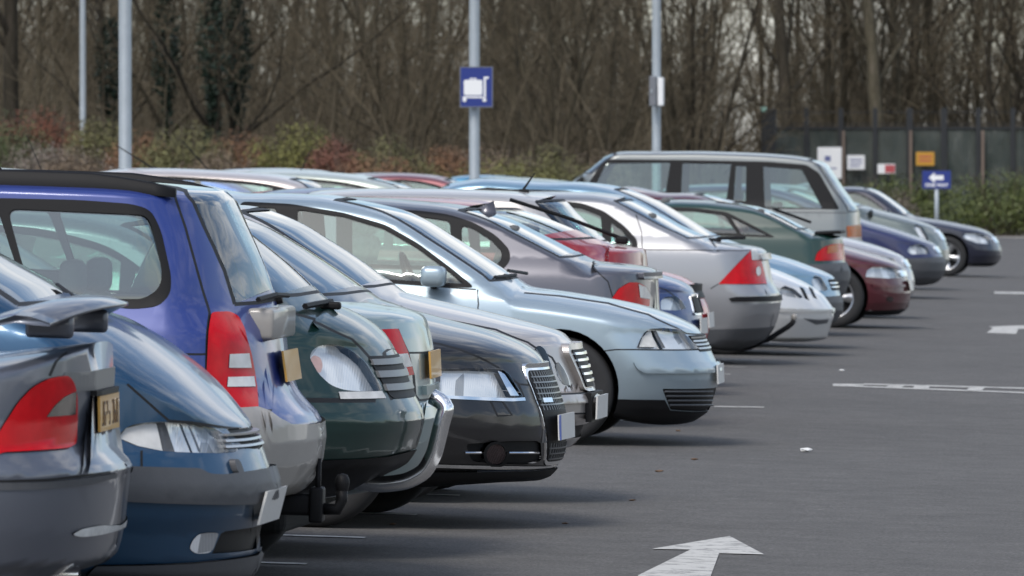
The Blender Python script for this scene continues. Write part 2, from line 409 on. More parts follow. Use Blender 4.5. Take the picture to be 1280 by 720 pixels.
    def screen(ui, zi, sgn, D, nm):
        edge = D*S.get('edge', .42)
        lo = [(a+sgn*edge, b-.004) for a, b in zip(ui, zi)]
        hi = [(a-sgn*.12, b+.12) for a, b in zip(ui, zi)]
        seals.append([lo[0]]+[(a, b) for a, b in lo]); seals.append([lo[0], (ui[0]+edge*.4, zi[0]+.0), (ui[0]-.004, zi[0]+.012)]); seals.append([lo[-1], (ui[-1]+sgn*edge*.4, zi[-1]+.006), (ui[-1]-sgn*.004, zi[-1]+.01)])
        return (nm, lo+hi[::-1], 'screen', dict(off=-.004))
    lo_off, hi_off = S.get('scr', (.03, .04))
    bel0 = float(zt_f(g0))+lo_off; sel = (fz_ > bel0) & (fz_ < fz_[-1]-hi_off-.02)
    if sel.sum() > 3 and not S.get('no_screen0'):
        regs.append(screen(fu_[sel][::3], fz_[sel][::3], 1, Ds0, 'windscreen' if end == 'front' else 'rear_screen'))
    bel1 = float(zt_f(g1))+.03; sel = (rz_ > bel1) & (rz_ < rz_[-1]-.06)
    if sel.sum() > 3: regs.append(screen(ru_[sel][::3], rz_[sel][::3], -1, Ds1, 'rear_screen' if end == 'front' else 'windscreen'))
    def line_poly(pts, wd):
        P = np.array(pts, float); out0 = []; out1 = []
        for i in range(len(P)):
            t = P[min(i+1, len(P)-1)]-P[max(i-1, 0)]; t /= max(np.linalg.norm(t), 1e-9); n = np.array((-t[1], t[0]))*wd/2
            out0.append(tuple(P[i]+n)); out1.append(tuple(P[i]-n))
        return out0+out1[::-1]
    for sl in seals: regs.insert(iscr, ('seam', line_poly(densify(sl[1:] if len(sl) > 3 else sl, .05, False), .010 if len(sl) > 3 else .014), 'seam', {}))
    for ln in S.get('seams', []):
        op = ln[1] if isinstance(ln, tuple) and len(ln) > 1 and isinstance(ln[1], dict) else {}
        pts = ln[0] if op else ln
        pts = [tuple(p) for p in pts] if op.get('m') else [(pc if op.get('c') else pn)(p) for p in pts]
        regs.append(('seam', line_poly(densify(pts, .05, False), op.get('w', .008)), 'seam', {}))
    # door seams of the hidden or generic cars
    if wins == 'auto':
        a = g0+Ds0*.5+.25; 
        for f in ([.0, .5] if end == 'front' else [.42, 1.0]):
            x = g0+.35+(g1-g0-.6)*f
            regs.append(('seam', line_poly([(x, .34), (x, .6), (x, float(belt_f(x))+.03)], .008), 'seam', {}))
    # ---- triangulate in (station, ring) space
    pts = []; edges = []
    P_, J_ = np.meshgrid(idx.astype(float), np.arange(NT+1, dtype=float), indexing='ij')
    polys_pj = []
    cons = []
    for (nm, pl, mk, op) in regs:
        d = densify(pl, .03 if nm != 'hole' else .05)
        a = np.array(d); a[:, 0] = np.clip(a[:, 0], 0, L)
        pj = np.stack([to_p(a[:, 0]), to_j(a[:, 0], a[:, 1])], -1)
        for _ in range(3):
            nxt = np.roll(pj, -1, 0); na = np.roll(a, -1, 0); dd = np.abs(nxt-pj).max(1); o1 = []
            for i in range(len(a)):
                o1.append(a[i])
                if dd[i] > .9 and np.abs(na[i]-a[i]).max() > .0006: o1.append((a[i]+na[i])/2)
            if len(o1) == len(a): break
            a = np.array(o1); pj = np.stack([to_p(a[:, 0]), to_j(a[:, 0], a[:, 1])], -1)
        # drop points that fall on the same spot (clamped at an end)
        kp = np.abs(pj-np.roll(pj, 1, 0)).max(1) > 1e-5; pj = pj[kp]
        polys_pj.append([tuple(x) for x in pj]); cons.append(pj)
    allc = np.concatenate(cons) if cons else np.zeros((0, 2))
    g = np.stack([P_.ravel(), J_.ravel()], -1)
    keep = np.ones(len(g), bool)
    if len(allc):
        for k in range(0, len(g), 2000):
            dd = np.min(np.abs(g[k:k+2000, None, :]-allc[None, :, :]).max(-1), axis=1); keep[k:k+2000] = dd > .22
    bd = (g[:, 0] <= 0) | (g[:, 0] >= MU) | (g[:, 1] <= 0) | (g[:, 1] >= NT); keep |= bd
    g = g[keep]
    verts = [Vector((float(a), float(b))) for a, b in g]
    for pj in cons:
        b = len(verts); verts += [Vector((float(x), float(y))) for x, y in pj]
        edges += [(b+i, b+(i+1) % len(pj)) for i in range(len(pj))]
    r = delaunay_2d_cdt(verts, edges, [], 0, 1e-4)
    V = np.array([(v.x, v.y) for v in r[0]]); Tt = np.array([f for f in r[2] if len(f) == 3])
    e1 = V[Tt[:, 1]]-V[Tt[:, 0]]; e2 = V[Tt[:, 2]]-V[Tt[:, 0]]; ar2 = e1[:, 0]*e2[:, 1]-e1[:, 1]*e2[:, 0]
    Tt = Tt[np.abs(ar2) > 1e-7]
    cen = V[Tt].mean(1); lab = np.full(len(Tt), -1)
    for k in range(len(regs)-1, -1, -1):
        lab[pip(cen[:, 0], cen[:, 1], polys_pj[k])] = k
    # seams lie over everything but holes, lamps and glass
    P3 = lift(V[:, 0], V[:, 1]); N3 = normal(V[:, 0], V[:, 1])
    t0 = P3[Tt]; fn = np.cross(t0[:, 1]-t0[:, 0], t0[:, 2]-t0[:, 0])
    sgn = np.sign((fn*N3[Tt].mean(1)).sum(1).sum())
    # make normals point outwards: on the flank outward is -y
    mid = (V[:, 1] > NT*.3) & (V[:, 1] < NT*.6); flip = N3[mid, 1].mean() > 0
    if flip: N3 = -N3
    dot = (fn*N3[Tt].mean(1)).sum(1); Tt[dot < 0] = Tt[dot < 0][:, ::-1]
    c.normal = normal; c.flip = flip; c.lift = lift; c.to_p = to_p; c.to_j = to_j
    # ---- objects
    origin_rot = (Matrix.Rotation(SLOPE, 3, 'Y') @ Matrix.Rotation(psi, 3, 'Z'))
    loc = Vector((X0, Yc, 0)) - origin_rot @ Vector((L/2, 0, 0)); loc.z = ground(loc.x)+up
    root = empty(S.get('name', 'parked_car'), loc, origin_rot.to_euler())
    tag(root, S['label'], S.get('cat', 'car'), S.get('group', 'cars parked in the row'))
    c.root = root; pm = S['paint']; c.paint = pm
    def emit(nm, mask, mats, parent, mi=None, off=0., both=False, side=-1):
        t = Tt[mask]; used, inv = np.unique(t, return_inverse=True); f = inv.reshape(-1, 3)
        v = P3[used]+N3[used]*off; n = N3[used]; cl = (V[used, 1] <= 1e-6) | (V[used, 1] >= NT-1e-6)
        if both:
            v2 = v*np.array([1, -1, 1]); n2 = n*np.array([1, -1, 1]); nv = len(v); mp = np.arange(nv)+nv; 
            mp[cl] = np.nonzero(cl)[0]
            allv = np.concatenate([v, v2]); alln = np.concatenate([n, n2]); fa = np.concatenate([f, mp[f][:, ::-1]])
            mm = None if mi is None else np.concatenate([mi, mi])
            usd, iv = np.unique(fa, return_inverse=True)
            return obj_from(nm, allv[usd], iv.reshape(-1, 3), mats, parent, mm, alln[usd])
        if side > 0: v = v*np.array([1, -1, 1]); n = n*np.array([1, -1, 1]); f = f[:, ::-1]
        return obj_from(nm, v, f, mats, parent, mi, n)
    is_seam = np.array([lab[i] >= 0 and regs[lab[i]][0] == 'seam' for i in range(len(Tt))])
    bodym = (lab < 0) | is_seam
    mi = is_seam[bodym].astype(int)
    c.body = emit('body', bodym, [pm, M['seam']], root, mi, 0, True)
    glassy = np.array([l >= 0 and regs[l][0] in ('side_window', 'windscreen', 'rear_screen', 'hole', 'headlamp') for l in lab])
    cu_ = L/2-P3[Tt].mean(1)[:, 0]; lin = ~glassy & (P3[Tt].mean(1)[:, 2] > .30) & (cu_ > .45) & (cu_ < L-.45)
    emit('cabin_lining', lin, [M['cabin']], root, None, -.03, True)
    c.parts = {}
    for k, (nm, pl, mk, op) in enumerate(regs):
        if nm in ('hole', 'seam'): continue
        m_ = lab == k
        if not m_.any(): continue
        if nm in ('windscreen', 'rear_screen'):      # one pane: keep the largest connected piece
            ix = np.nonzero(m_)[0]; comp = {}; grow = {int(v): None for v in np.unique(Tt[ix])}; par_ = {v: v for v in grow}
            def fd(a):
                while par_[a] != a: par_[a] = par_[par_[a]]; a = par_[a]
                return a
            for t_ in Tt[ix]:
                r0 = fd(int(t_[0])); par_[fd(int(t_[1]))] = r0; par_[fd(int(t_[2]))] = fd(r0)
            roots = np.array([fd(int(t_[0])) for t_ in Tt[ix]]); big = np.bincount(roots).argmax(); m_[ix[roots != big]] = False
        par = c.parts.get(op['under'], root) if op.get('under') else root
        mt = pm if mk == 'paint' else M[mk]
        if nm in ('windscreen', 'rear_screen') or op.get('both'):
            o = emit(nm, m_, [mt], root, None, op.get('off', .003), True)
        else:
            for sd in ((-1,) if op.get('near_only') else (-1, 1)):
                pr = par if not isinstance(par, dict) else par[sd]
                if nm == 'headlamp' and op.get('lens', True):
                    o = emit(nm, m_, [M['reflector']], pr, None, -.035, False, sd)
                    ln = emit('lens', m_, [M['clear']], o, None, .004, False, sd)
                else:
                    o = emit(nm, m_, [mt], pr, None, op.get('off', .003), False, sd)
                if op.get('label'): o['label'] = op['label']
                c.parts.setdefault(nm, {})
                if sd not in c.parts[nm]: c.parts[nm][sd] = o
    # wheel arch liners and wheels
    for q in wheels:
        for sd in (-1, 1):
            mb = MB(); n_ = 26; vs = []; fs = []
            aa = np.linspace(-.15, math.pi+.15, n_); uu = q+ar*np.cos(aa); zz = np.clip(wr+.012+ar*np.sin(aa), zb_f(uu)+.002, None)
            yo = ys(uu, zz)
            for i in range(n_):
                vs += [(L/2-uu[i], sd*yo[i], zz[i]), (L/2-uu[i], sd*(yo[i]-.03), zz[i]+.0), (L/2-uu[i], sd*.42, zz[i])]
            for i in range(n_-1):
                fs += [(3*i, 3*i+3, 3*i+4, 3*i+1), (3*i+1, 3*i+4, 3*i+5, 3*i+2)]
            b = len(vs); vs.append((L/2-q, sd*.42, wr))
            for i in range(n_-1): fs.append((3*i+2, 3*i+5, b))
            mb.add(vs, fs); mb.build('wheel_arch', [M['under']], root, True)
            make_wheel(root, (L/2-q, sd*(W-.115), wr), wr, sd, S.get('rim', 5), S.get('rimmat', 'alloy'))
    cabin(c, S, root, L, W, g0, g1, b0, b1, H, end)
    for fp in S.get('fronts', []): front_patch(c, fp, nz, nu, Dn, nn, root)
    c.nz, c.nu, c.Dn, c.nn = nz, nu, Dn, nn
    for (bx, by, br) in S.get('bulbs', []):      # bowls inside the headlamp
        u, z = pn((bx, by)); r_ = br/s
        for sd in (-1, 1):
            yy = float(ys(np.array(u), np.array(z))); b_ = MB(); prof = [(r_, .0), (r_*.93, -.004), (r_*.86, .0), (r_*.8, .012), (r_*.55, .028), (r_*.3, .034)]
            b_.lathe([(q, -h) for q, h in prof], 24); b_.lathe([(r_*.3, -.034), (r_*.2, -.030), (.0001, -.028)], 18, 'y', (0, 0, 0), 1)
            dx = .01; e1 = float(ys(np.array(u+dx), np.array(z))); tl = math.atan((e1-yy)/dx)
            hl = [o for o in root.children if o.name.startswith('headlamp')]; o = b_.build('bulb_bowl', [M['reflector'], M['clearbulb']], None, True)
            near = [h for h in hl if (sum(v.co.y for v in h.data.vertices)*sd) > 0]; o.parent = min(near, key=lambda h: min((v.co-Vector((L/2-u, sd*yy, z))).length for v in h.data.vertices)) if near else root
            o.location = (L/2-u, sd*(yy-.012), z); o.rotation_euler = (0, 0, tl*.55 if sd < 0 else math.pi-tl*.55)
    if 'mirror' in S:
        mu, mz = pn(S['mirror']); mirror(c, mu, mz, W, S.get('mirror_mat', pm))
    elif S.get('mirrors', True):
        q = g0+.42 if end == 'front' else g1-.42
        mirror(c, q, float(belt_f(q))+.06, W, pm)
    # underside shadow box: floor pan, exhaust and axles
    mb = MB(); mb.rbox((0, 0, .27), (L-.9, 1.1, .16), .04); mb.tube([(L/2-wheels[0], -.6, wr), (L/2-wheels[0], .6, wr)], .045); mb.tube([(L/2-wheels[1], -.6, wr), (L/2-wheels[1], .6, wr)], .045)
    mb.build('floor_pan', [M['under']], root)
    return c

_wheel_cache = {}
def make_wheel(root, loc, r, sd, spokes, rimmat):
    key = (round(r, 3), spokes, rimmat)
    if key not in _wheel_cache:
        t = MB(); w = .1; ri = r*.66
        prof = [(ri, -w*.9), (ri+.012, -w*.98), (r*.86, -w), (r*.95, -w*.93), (r*.99, -w*.75), (r, -w*.3), (r, w*.3), (r*.99, w*.75), (r*.95, w*.93), (r*.86, w), (ri+.012, w*.98), (ri, w*.9)]
        t.lathe(prof, 44); tyre = t
        m = MB(); m.lathe([(ri+.006, -w*.93), (ri-.012, -w*.86), (ri-.02, -w*.4), (ri-.022, w*.8)], 44)
        m.lathe([(.0001, -w*.62), (.035, -w*.64), (.055, -w*.55), (.06, -w*.35), (.06, 0)], 24)
        for k in range(spokes):
            a = 2*math.pi*k/spokes+.3; hw = .09*5/spokes*.55 if spokes > 5 else .038
            p = []
            for rr, wd, dp in ((.045, hw*.8, -w*.6), (ri*.55, hw, -w*.62), (ri-.012, hw*1.45, -w*.78)):
                for e in (-1, 1):
                    x = rr*math.cos(a)-e*wd*math.sin(a); z = rr*math.sin(a)+e*wd*math.cos(a); p += [(x, dp, z), (x, dp+.03, z)]
            fs = []
            for q in range(2):
                b = q*4; fs += [(b, b+2, b+6, b+4), (b+1, b+5, b+7, b+3), (b, b+4, b+5, b+1), (b+2, b+3, b+7, b+6)]
            m.add(p, fs)
        d = MB(); d.lathe([(.0001, -w*.1), (ri*.7, -w*.1), (ri-.025, -w*.05)], 28)
        m.add(d.v, d.f, 1)
        o1 = tyre.build('wheel', [M['rubber']], None, True); o2 = m.build('rim', [M[rimmat], M['under']], None, True)
        me1, me2 = o1.data, o2.data; bpy.data.objects.remove(o1); bpy.data.objects.remove(o2)
        for me in (me1, me2):
            for p in me.polygons: p.use_smooth = True
        _wheel_cache[key] = (me1, me2)
    me1, me2 = _wheel_cache[key]
    w = bpy.data.objects.new('wheel', me1); COL.objects.link(w); w.parent = root; w.location = loc
    w.rotation_euler = (0, random.uniform(0, 6), 0) if sd < 0 else (0, random.uniform(0, 6), math.pi)
    q = bpy.data.objects.new('rim', me2); COL.objects.link(q); q.parent = w
def mirror(c, u, z, W, mt):
    L = c.L
    for sd in (-1, 1):
        mb = MB(); mb.rbox((L/2-u, sd*(W+.085), z), (.14, .20, .12), .038, 0, 4); mb.tube([(L/2-u-.01, sd*(W-.05), z-.055), (L/2-u, sd*(W+.05), z-.045)], .025, 8, 1)
        mb.build('door_mirror', [mt, M['black']], c.root, True)
def cabin(c, S, root, L, W, g0, g1, b0, b1, H, end):
    # x runs to the visible end; for a nose-out car the front is at +x
    fs = 1 if end == 'front' else -1
    def X(uf): return (L/2-uf) if end == 'front' else -(L/2-uf)
    gf = g0 if end == 'front' else L-g1; gr = g1 if end == 'front' else L-g0
    bz = min(b0, b1)
    mb = MB(); mb.rbox((X((gf+gr)/2), 0, .52), (gr-gf-.5, 2*W-.3, .3), .05); mb.build('cabin_floor', [M['cabin']], root)
    d = MB(); d.rbox((X(gf+.42), 0, bz-.06), (.5, 2*W-.34, .12), .05); d.build('dashboard', [M['cabin']], root)
    su = gf+1.35; ru = min(su+.95, gr-.55)
    for sd in (-1, 1):
        m = MB(); rot = Matrix.Rotation(fs*R(-14), 3, 'Y')
        m.rbox((X(su), sd*.37, .86), (.13, .46, .58), .055, 0, 3, rot); m.rbox((X(su-.25), sd*.37, .62), (.5, .47, .14), .05)
        s_ = m.build('seat', [M['seat']], root, True)
        h = MB(); h.rbox((X(su+.08), sd*.37, 1.235), (.09, .25, .17), .04, 0, 3, rot); h.tube([(X(su+.07), sd*.37-.06, 1.1), (X(su+.08), sd*.37-.06, 1.2)], .008, 6); h.tube([(X(su+.07), sd*.37+.06, 1.1), (X(su+.08), sd*.37+.06, 1.2)], .008, 6)
        h.build('headrest', [M['seat']], s_, True)
    if gr-ru > .2:
        m = MB(); m.rbox((X(ru), 0, .84), (.15, 2*W-.42, .56), .06, 0, 3, Matrix.Rotation(fs*R(-16), 3, 'Y'))
        r_ = m.build('rear_seat', [M['seat']], root, True)
        for sd in (-1, 1):
            h = MB(); h.rbox((X(ru+.08), sd*.38, 1.17), (.08, .24, .13), .035); h.build('headrest', [M['seat']], r_, True)
    w = MB(); cx = Vector((X(gf+.72), S.get('drv', .37), bz+.02)); pts = []
    for k in range(25):
        a = 2*math.pi*k/24; pts.append(cx+Vector((fs*-.06*math.sin(a)*1.0, .185*math.cos(a), .17*math.sin(a))))
    w.tube(pts, .014, 6, 0, False); w.build('steering_wheel', [M['black']], root, True)
def front_patch(c, fp, nz, nu, D, n, root):
    """a piece on the end face: polygon in (across, height), across < 0 towards the near side"""
    nm, poly, mk = fp[:3]; op = fp[3] if len(fp) > 3 else {}
    W, L = c.W, c.L; off = op.get('off', .008); th = op.get('th', .03)
    if op.get('round'): poly = rounded(poly, op['round'])
    flat = op.get('flat')
    d = densify(poly, .03); a = np.array(d)
    gy, gz = np.meshgrid(np.arange(a[:, 0].min()+.015, a[:, 0].max(), .035), np.arange(a[:, 1].min()+.015, a[:, 1].max(), .035))
    gp = np.stack([gy.ravel(), gz.ravel()], -1)
    if len(gp):
        gp = gp[pip(gp[:, 0], gp[:, 1], d)]
        if len(gp): gp = gp[np.min(np.linalg.norm(gp[:, None]-a[None], axis=2), axis=1) > .012]
    allp = np.concatenate([a, gp]) if len(gp) else a
    r = delaunay_2d_cdt([Vector((float(x), float(y))) for x, y in allp], [(i, (i+1) % len(a)) for i in range(len(a))], [], 1, 1e-5)
    V = np.array([(v.x, v.y) for v in r[0]]); F_ = [f for f in r[2]]
    w = W*.95-.03
    def uf(y, z):
        y = np.maximum(np.abs(np.asarray(y, float)), .03); z = np.asarray(z, float); z = np.minimum(z, nz[-1]-.03); lo = np.zeros_like(y); hi = np.full_like(y, nu[-1]+.32)
        for _ in range(26):
            m = (lo+hi)/2; big = c.ys(m, z) >= y; hi = np.where(big, m, hi); lo = np.where(big, lo, m)
        return hi
    if flat:      # a stiff flat plate that touches the curved face
        fl = op.get('fl', (a[:, 0].min(), a[:, 0].max(), a[:, 1].min(), a[:, 1].max())); ym = (fl[0]+fl[1])/2
        ub = uf(np.full(5, ym), np.linspace(fl[2], fl[3], 5)); ue = uf(np.full(5, fl[1]), np.linspace(fl[2], fl[3], 5))
        k = (ub[-1]-ub[0])/(fl[3]-fl[2]); mid = ub.min()*.92+ue.min()*.08
        u = mid+k*(V[:, 1]-(fl[2]+fl[3])/2)
    else: u = uf(V[:, 0], V[:, 1])
    nv = len(V); base = np.stack([L/2-u+off, V[:, 0], V[:, 1]], -1); bk = base-np.array([th, 0, 0])
    vs = np.concatenate([base, bk]); fs = [tuple(f) for f in F_]
    t = base[list(F_[0])]; fn = np.cross(t[1]-t[0], t[2]-t[0])
    if fn[0] < 0: fs = [f[::-1] for f in fs]
    from collections import Counter
    ec = {}
    for f in fs:
        for i in range(len(f)):
            e = (f[i], f[(i+1) % len(f)]); ec[e] = ec.get(e, 0)+1
    side = [(e[1], e[0], e[0]+nv, e[1]+nv) for e in ec if (e[1], e[0]) not in ec]
    par = root
    if op.get('under'):
        par = op['under'] if not isinstance(op['under'], str) else next((o for o in reversed(list(root.children)) if o.name.split('.')[0] == op['under']), root)
    o = obj_from(nm, vs, fs+side, [c.paint if mk == 'paint' else M[mk]], par, None, None, False)
    if op.get('label'): o['label'] = op['label']
    return o
# ------------------------------------------------------------------ the row of parked cars, nearest first
GRP = 'cars parked in the front row'
def rect(y0, y1, z0, z1): return [(y0, z0), (y1, z0), (y1, z1), (y0, z1)]
cars = {}
M['dimglass'] = glass('dim_glass', (.46, .58, .55), .16)
M['amber_clear'] = lamp_mat('rose_clear_lens', (.60, .42, .40), .15, 60, .1)
def plate_glyphs():
    # the characters are too soft in the photograph to be read: dark strokes of the same weight
    out = []; rg = random.Random(3); op = dict(off=.0175, th=.003, flat=1, fl=(-.26, .26, .755, .866))
    for k in range(7):
        y = -.225+.062*k+(.03 if k > 3 else 0); w = .042; t = .010; z0, z1 = .772, .848; zm = (z0+z1)/2
        seg = [(y, y+t, z0, z1), (y+w-t, y+w, zm, z1), (y+t, y+w, z1-t, z1), (y+t, y+w-t, zm-t/2, zm+t/2), (y+w-t, y+w, z0, zm), (y+t, y+w, z0, z0+t)]
        for q in rg.sample(seg, rg.choice((3, 4, 4))): out.append(('plate_print', rect(q[0], q[1], q[2], q[3]), 'platedark', op))
    return out
M['platedark'] = simple('plate_dark', (.10, .045, .015), .6)

# 1 dark grey saloon with boot wing, tail out
P = paint('graphite_paint', (.118, .130, .160), .5)
c = cars['wing'] = make_car(dict(label='dark grey saloon with a raised boot wing, nearest the camera', group=GRP, paint=P, s=415, W=.85, L=4.48, H=1.42, type='saloon', end='rear', yaw=-1.0,
  tip=(152, 585), prof=[(118,706),(138,694),(145,655),(149,600),(152,585),(147,577),(136,566),(124,550),(122,520),(126,470),(125,427)],
  top=[(102,428),(70,432),(30,436),(-20,440)], belt=(.92, 1.0), D=.42, n=2.4, crown=.10, uw=1.0,
  regions=[
   ('tail_lamp', [(-25,585),(-14,560),(6,527),(22,502),(40,483),(62,472),(84,469),(91,478),(95,494),(95,520),(92,560),(60,563),(0,566)], 'red', dict(round=.02, off=.006)),
   ('smoked_lens', [(93,489),(92,518),(56,521),(66,507),(78,496)], 'smoke', dict(off=.008)),
   ('bumper_strip', [(-60,604),(60,602),(145,591),(145,597),(110,606),(60,611),(-60,613)], 'greyplastic', dict(off=.004)),
   ('reflector_strip', [(88,668),(100,661),(125,656),(150,654),(151,661),(125,668),(100,671)], 'pale_lens', dict(off=.006, round=.01)),
  ],
  seams=[[(-60,602),(60,600),(110,594),(138,590)], [(84,440),(70,452),(62,470)], [(92,480),(140,478)]],
  fronts=[('boot_plinth', rect(-.54, .54, .885, .945), 'trimgrey', dict(off=.004, th=.01, round=.02)),
          ('number_plate', rect(-.26, .26, .755, .866), 'yellowplate', dict(off=.016, th=.008, flat=1)),
          *plate_glyphs(),
          ('plate_lamp_bar', rect(-.3, .3, .868, .884), 'black', dict(off=.02)),
          ('tail_lamp', [(.40,.68),(.62,.68),(.62,.86),(.44,.86)], 'red', dict(off=.006, round=.02))]))
# raised wing: an aerofoil on two feet
Lw = c.L
mb = MB()
n_ = 26
for k in range(n_+1):
    y = -.70+1.4*k/n_; e = abs(y)/.70; drop = .055*e**3; ch = .27*(1-.2*e**4)
    xs = Lw/2-.02-.15*e**2; zc = 1.142-drop
    prof = [(0, .012), (-.06, .030), (-ch*.5, .034), (-ch, -.004), (-ch+.01, -.012), (-ch*.5, .010), (-.05, .004), (0, .002)]
    for dx, dz in prof: mb.v.append((xs+dx, y, zc+dz))
q = 8
for k in range(n_):
    for j in range(q): mb.f.append((k*q+j, k*q+(j+1) % q, (k+1)*q+(j+1) % q, (k+1)*q+j)); mb.m.append(0)
mb.f.append(tuple(range(q))); mb.m.append(0); mb.f.append(tuple(n_*q+j for j in range(q))[::-1]); mb.m.append(0)
wg = mb.build('boot_wing', [P], c.root, True)
for sd in (-1, 1):
    f_ = MB(); f_.rbox((Lw/2-.20, sd*.46, 1.085), (.15, .035, .075), .015); f_.build('wing_foot', [P], wg, True)
ex = MB(); ex.tube([(Lw/2-.10, -.36, .315), (Lw/2-.55, -.36, .32)], .034, 14, 0, False); ex.tube([(Lw/2-.12, -.36, .315), (Lw/2-.55, -.36, .32)], .029, 14, 1)
ex.build('exhaust', [M['chrome'], M['under']], c.root, True)

# 2 dark blue people carrier, nose out
P = paint('petrol_blue_paint', (.010, .062, .135), .55)
c = cars['mpv'] = make_car(dict(label='dark blue one-box people carrier with grey bumper moulding and white number plate', cat='people carrier', group=GRP, paint=P, s=385, W=.88, L=4.5, H=1.62, type='mpv', end='front', yaw=1.0,
  tip=(334, 604), prof=[(296,722),(312,716),(320,690),(322,660),(330,640),(334,612),(333,602),(329,591),(325,580),(318,562),(309,545),(303,533)],
  top=[(282,512),(262,492),(235,466),(205,442),(175,420),(140,400),(105,385),(82,372),(50,353),(0,326),(-40,304)], g0=(118,391), belt=(1.06, 1.08), D=.62, n=2.15, crown=.14, cn=2.2, sill=.22, skip=.3,
  regions=[
   ('headlamp', [(148,545),(154,537),(165,531),(185,528),(210,527),(240,529),(262,533),(279,541),(298,564),(285,566),(250,566),(205,564),(172,558),(154,551)], 'reflector', dict(round=.015)),
   ('lamp_segment', [(150,546),(160,535),(182,530),(198,529),(206,562),(175,556)], 'pale_lens', dict(off=-.012)),
   ('lamp_divider', [(199,529),(211,528),(224,563),(207,562)], 'greyplastic', dict(off=-.02)),
   ('lamp_divider', [(234,530),(237,530),(252,564),(249,564)], 'greyplastic', dict(off=-.004)),
   ('bumper_moulding', [(60,580),(163,584),(244,587),(257,594),(275,595),(312,590),(350,584),(352,616),(330,624),(310,629),(250,629),(163,626),(60,620)], 'greyplastic', dict(off=.022, round=.01)),
   ('fog_lamp', [(236,686),(240,675),(248,667),(262,665),(273,666),(264,691),(244,692)], 'reflector', dict(round=.02)),
   ('lower_grille', [(276,667),(282,664),(350,655),(350,686),(265,692)], 'black', dict(off=-.012)),
   ('spoiler_lip', [(120,706),(240,703),(350,690),(350,730),(120,730)], 'greyplastic', dict(off=.012)),
   ('grille', [(283,536),(312,534),(320,562),(306,560)], 'black', dict(off=-.006)),
  ],
  seams=[[(159,480),(185,503),(211,526)], [(211,526),(240,528),(266,532),(300,536)], [(177,563),(177,586)], [(278,678),(350,672)]],
  fronts=[('number_plate', rect(-.26, .26, .392, .505), 'whiteplate', dict(off=.012, th=.008, flat=1)),
          ('grille_bar', rect(-.40, .40, .652, .660), 'alloy', dict(off=.012)), ('grille_bar', rect(-.38, .38, .671, .679), 'alloy', dict(off=.012)), ('grille_bar', rect(-.36, .36, .690, .697), 'alloy', dict(off=.012)),
          ('nose_badge', rect(-.40, -.355, .565, .615), 'greyplastic', dict(off=.02, round=.02))]))
wp = MB(); wp.tube([(c.L/2-c.pn((96,386))[0], -.55, c.pn((96,384))[1]+.01), (c.L/2-c.pn((72,396))[0], -.1, c.pn((72,390))[1]+.03), (c.L/2-c.pn((20,372))[0], .25, c.pn((20,372))[1]+.03)], .009, 6)
wp.rbox((c.L/2-c.pn((98,386))[0], -.55, c.pn((98,384))[1]+.005), (.09, .06, .03), .01); wp.build('wiper', [M['black']], c.root)

# 3 violet blue estate, tail out
P = paint('violet_blue_paint', (.020, .043, .215), .2)
c = cars['estate'] = make_car(dict(label='violet blue estate car with black roof rails and a tall red tail lamp', cat='estate car', group=GRP, paint=P, s=355, W=.86, L=4.45, H=1.57, type='estate', end='rear', yaw=-.5,
  tip=(393, 545), prof=[(340,616),(368,612),(380,600),(390,575),(393,548),(391,526),(385,516),(375,506),(364,494),(355,480),(350,464),(347,440),(344,418),(339,395)],
  top=[(334,370),(322,335),(306,300),(291,270),(280,247),(268,237),(240,232),(200,228),(120,223),(0,219),(-80,218)], g0=(340,398), belt=(1.0, 1.02), D=.34, n=2.3, Ds=(.34, .24), edge=.30, crown_roof=.06, crown=.08, tumble=13, wb=2.52, glass='dimglass', skip=.6, lo=.05, scr=(.04, -.05),
  regions=[
   ('tail_lamp', [(263,391),(286,390),(297,396),(305,412),(313,443),(319,480),(322,512),(300,513),(275,512),(256,512),(257,470)], 'red', dict(round=.012, off=.006)),
   ('reversing_lens', [(285,443),(309,442),(312,460),(284,460)], 'pale_lens', dict(off=.009)),
   ('reversing_lens', [(283,472),(315,471),(317,484),(282,484)], 'pale_lens', dict(off=.009)),
   ('bumper', [(-55,512),(300,512),(320,511),(334,516),(349,526),(360,531),(420,531),(420,640),(-55,640)], 'taupe', dict(off=.014)),
  ],
  seams=[[(219,243),(232,285),(243,325),(255,368),(262,391),(256,512)], [(256,513),(340,513)], [(344,592),(395,580)], [(155,441),(262,443)], [(30,400),(36,520)], ],
  wins=dict(outer=[(-70,246),(100,250),(165,255),(188,262),(201,287),(214,345),(213,368),(198,383),(165,387),(90,376),(-70,362)], panes=[[(9,261),(100,265),(184,269),(192,291),(203,337),(200,360),(180,374),(150,374),(61,371),(29,336)], [(-70,258),(-3,261),(16,320),(24,345),(-70,340)]], round=.04),
  fronts=[('number_plate', rect(-.26, .26, .812, .923), 'yellowplate', dict(off=.016, th=.008, flat=1)),
          
          ('bumper_step', rect(-.5, .5, .615, .632), 'taupe', dict(off=.012))]))
L_ = c.L
g = MB(); g.rbox((L_/2-.185, 0, 1.02), (.10, .80, .115), .018); g.build('tailgate_garnish', [M['taupe']], c.root, True)
w = MB(); w.tube([(L_/2-.19, .02, 1.10), (L_/2-.15, .02, 1.11)], .02, 10); w.tube([(L_/2-.13, .02, 1.12), (L_/2-.15, -.2, 1.125), (L_/2-.19, -.44, 1.11)], .010, 6); w.build('rear_wiper', [M['black']], c.root)
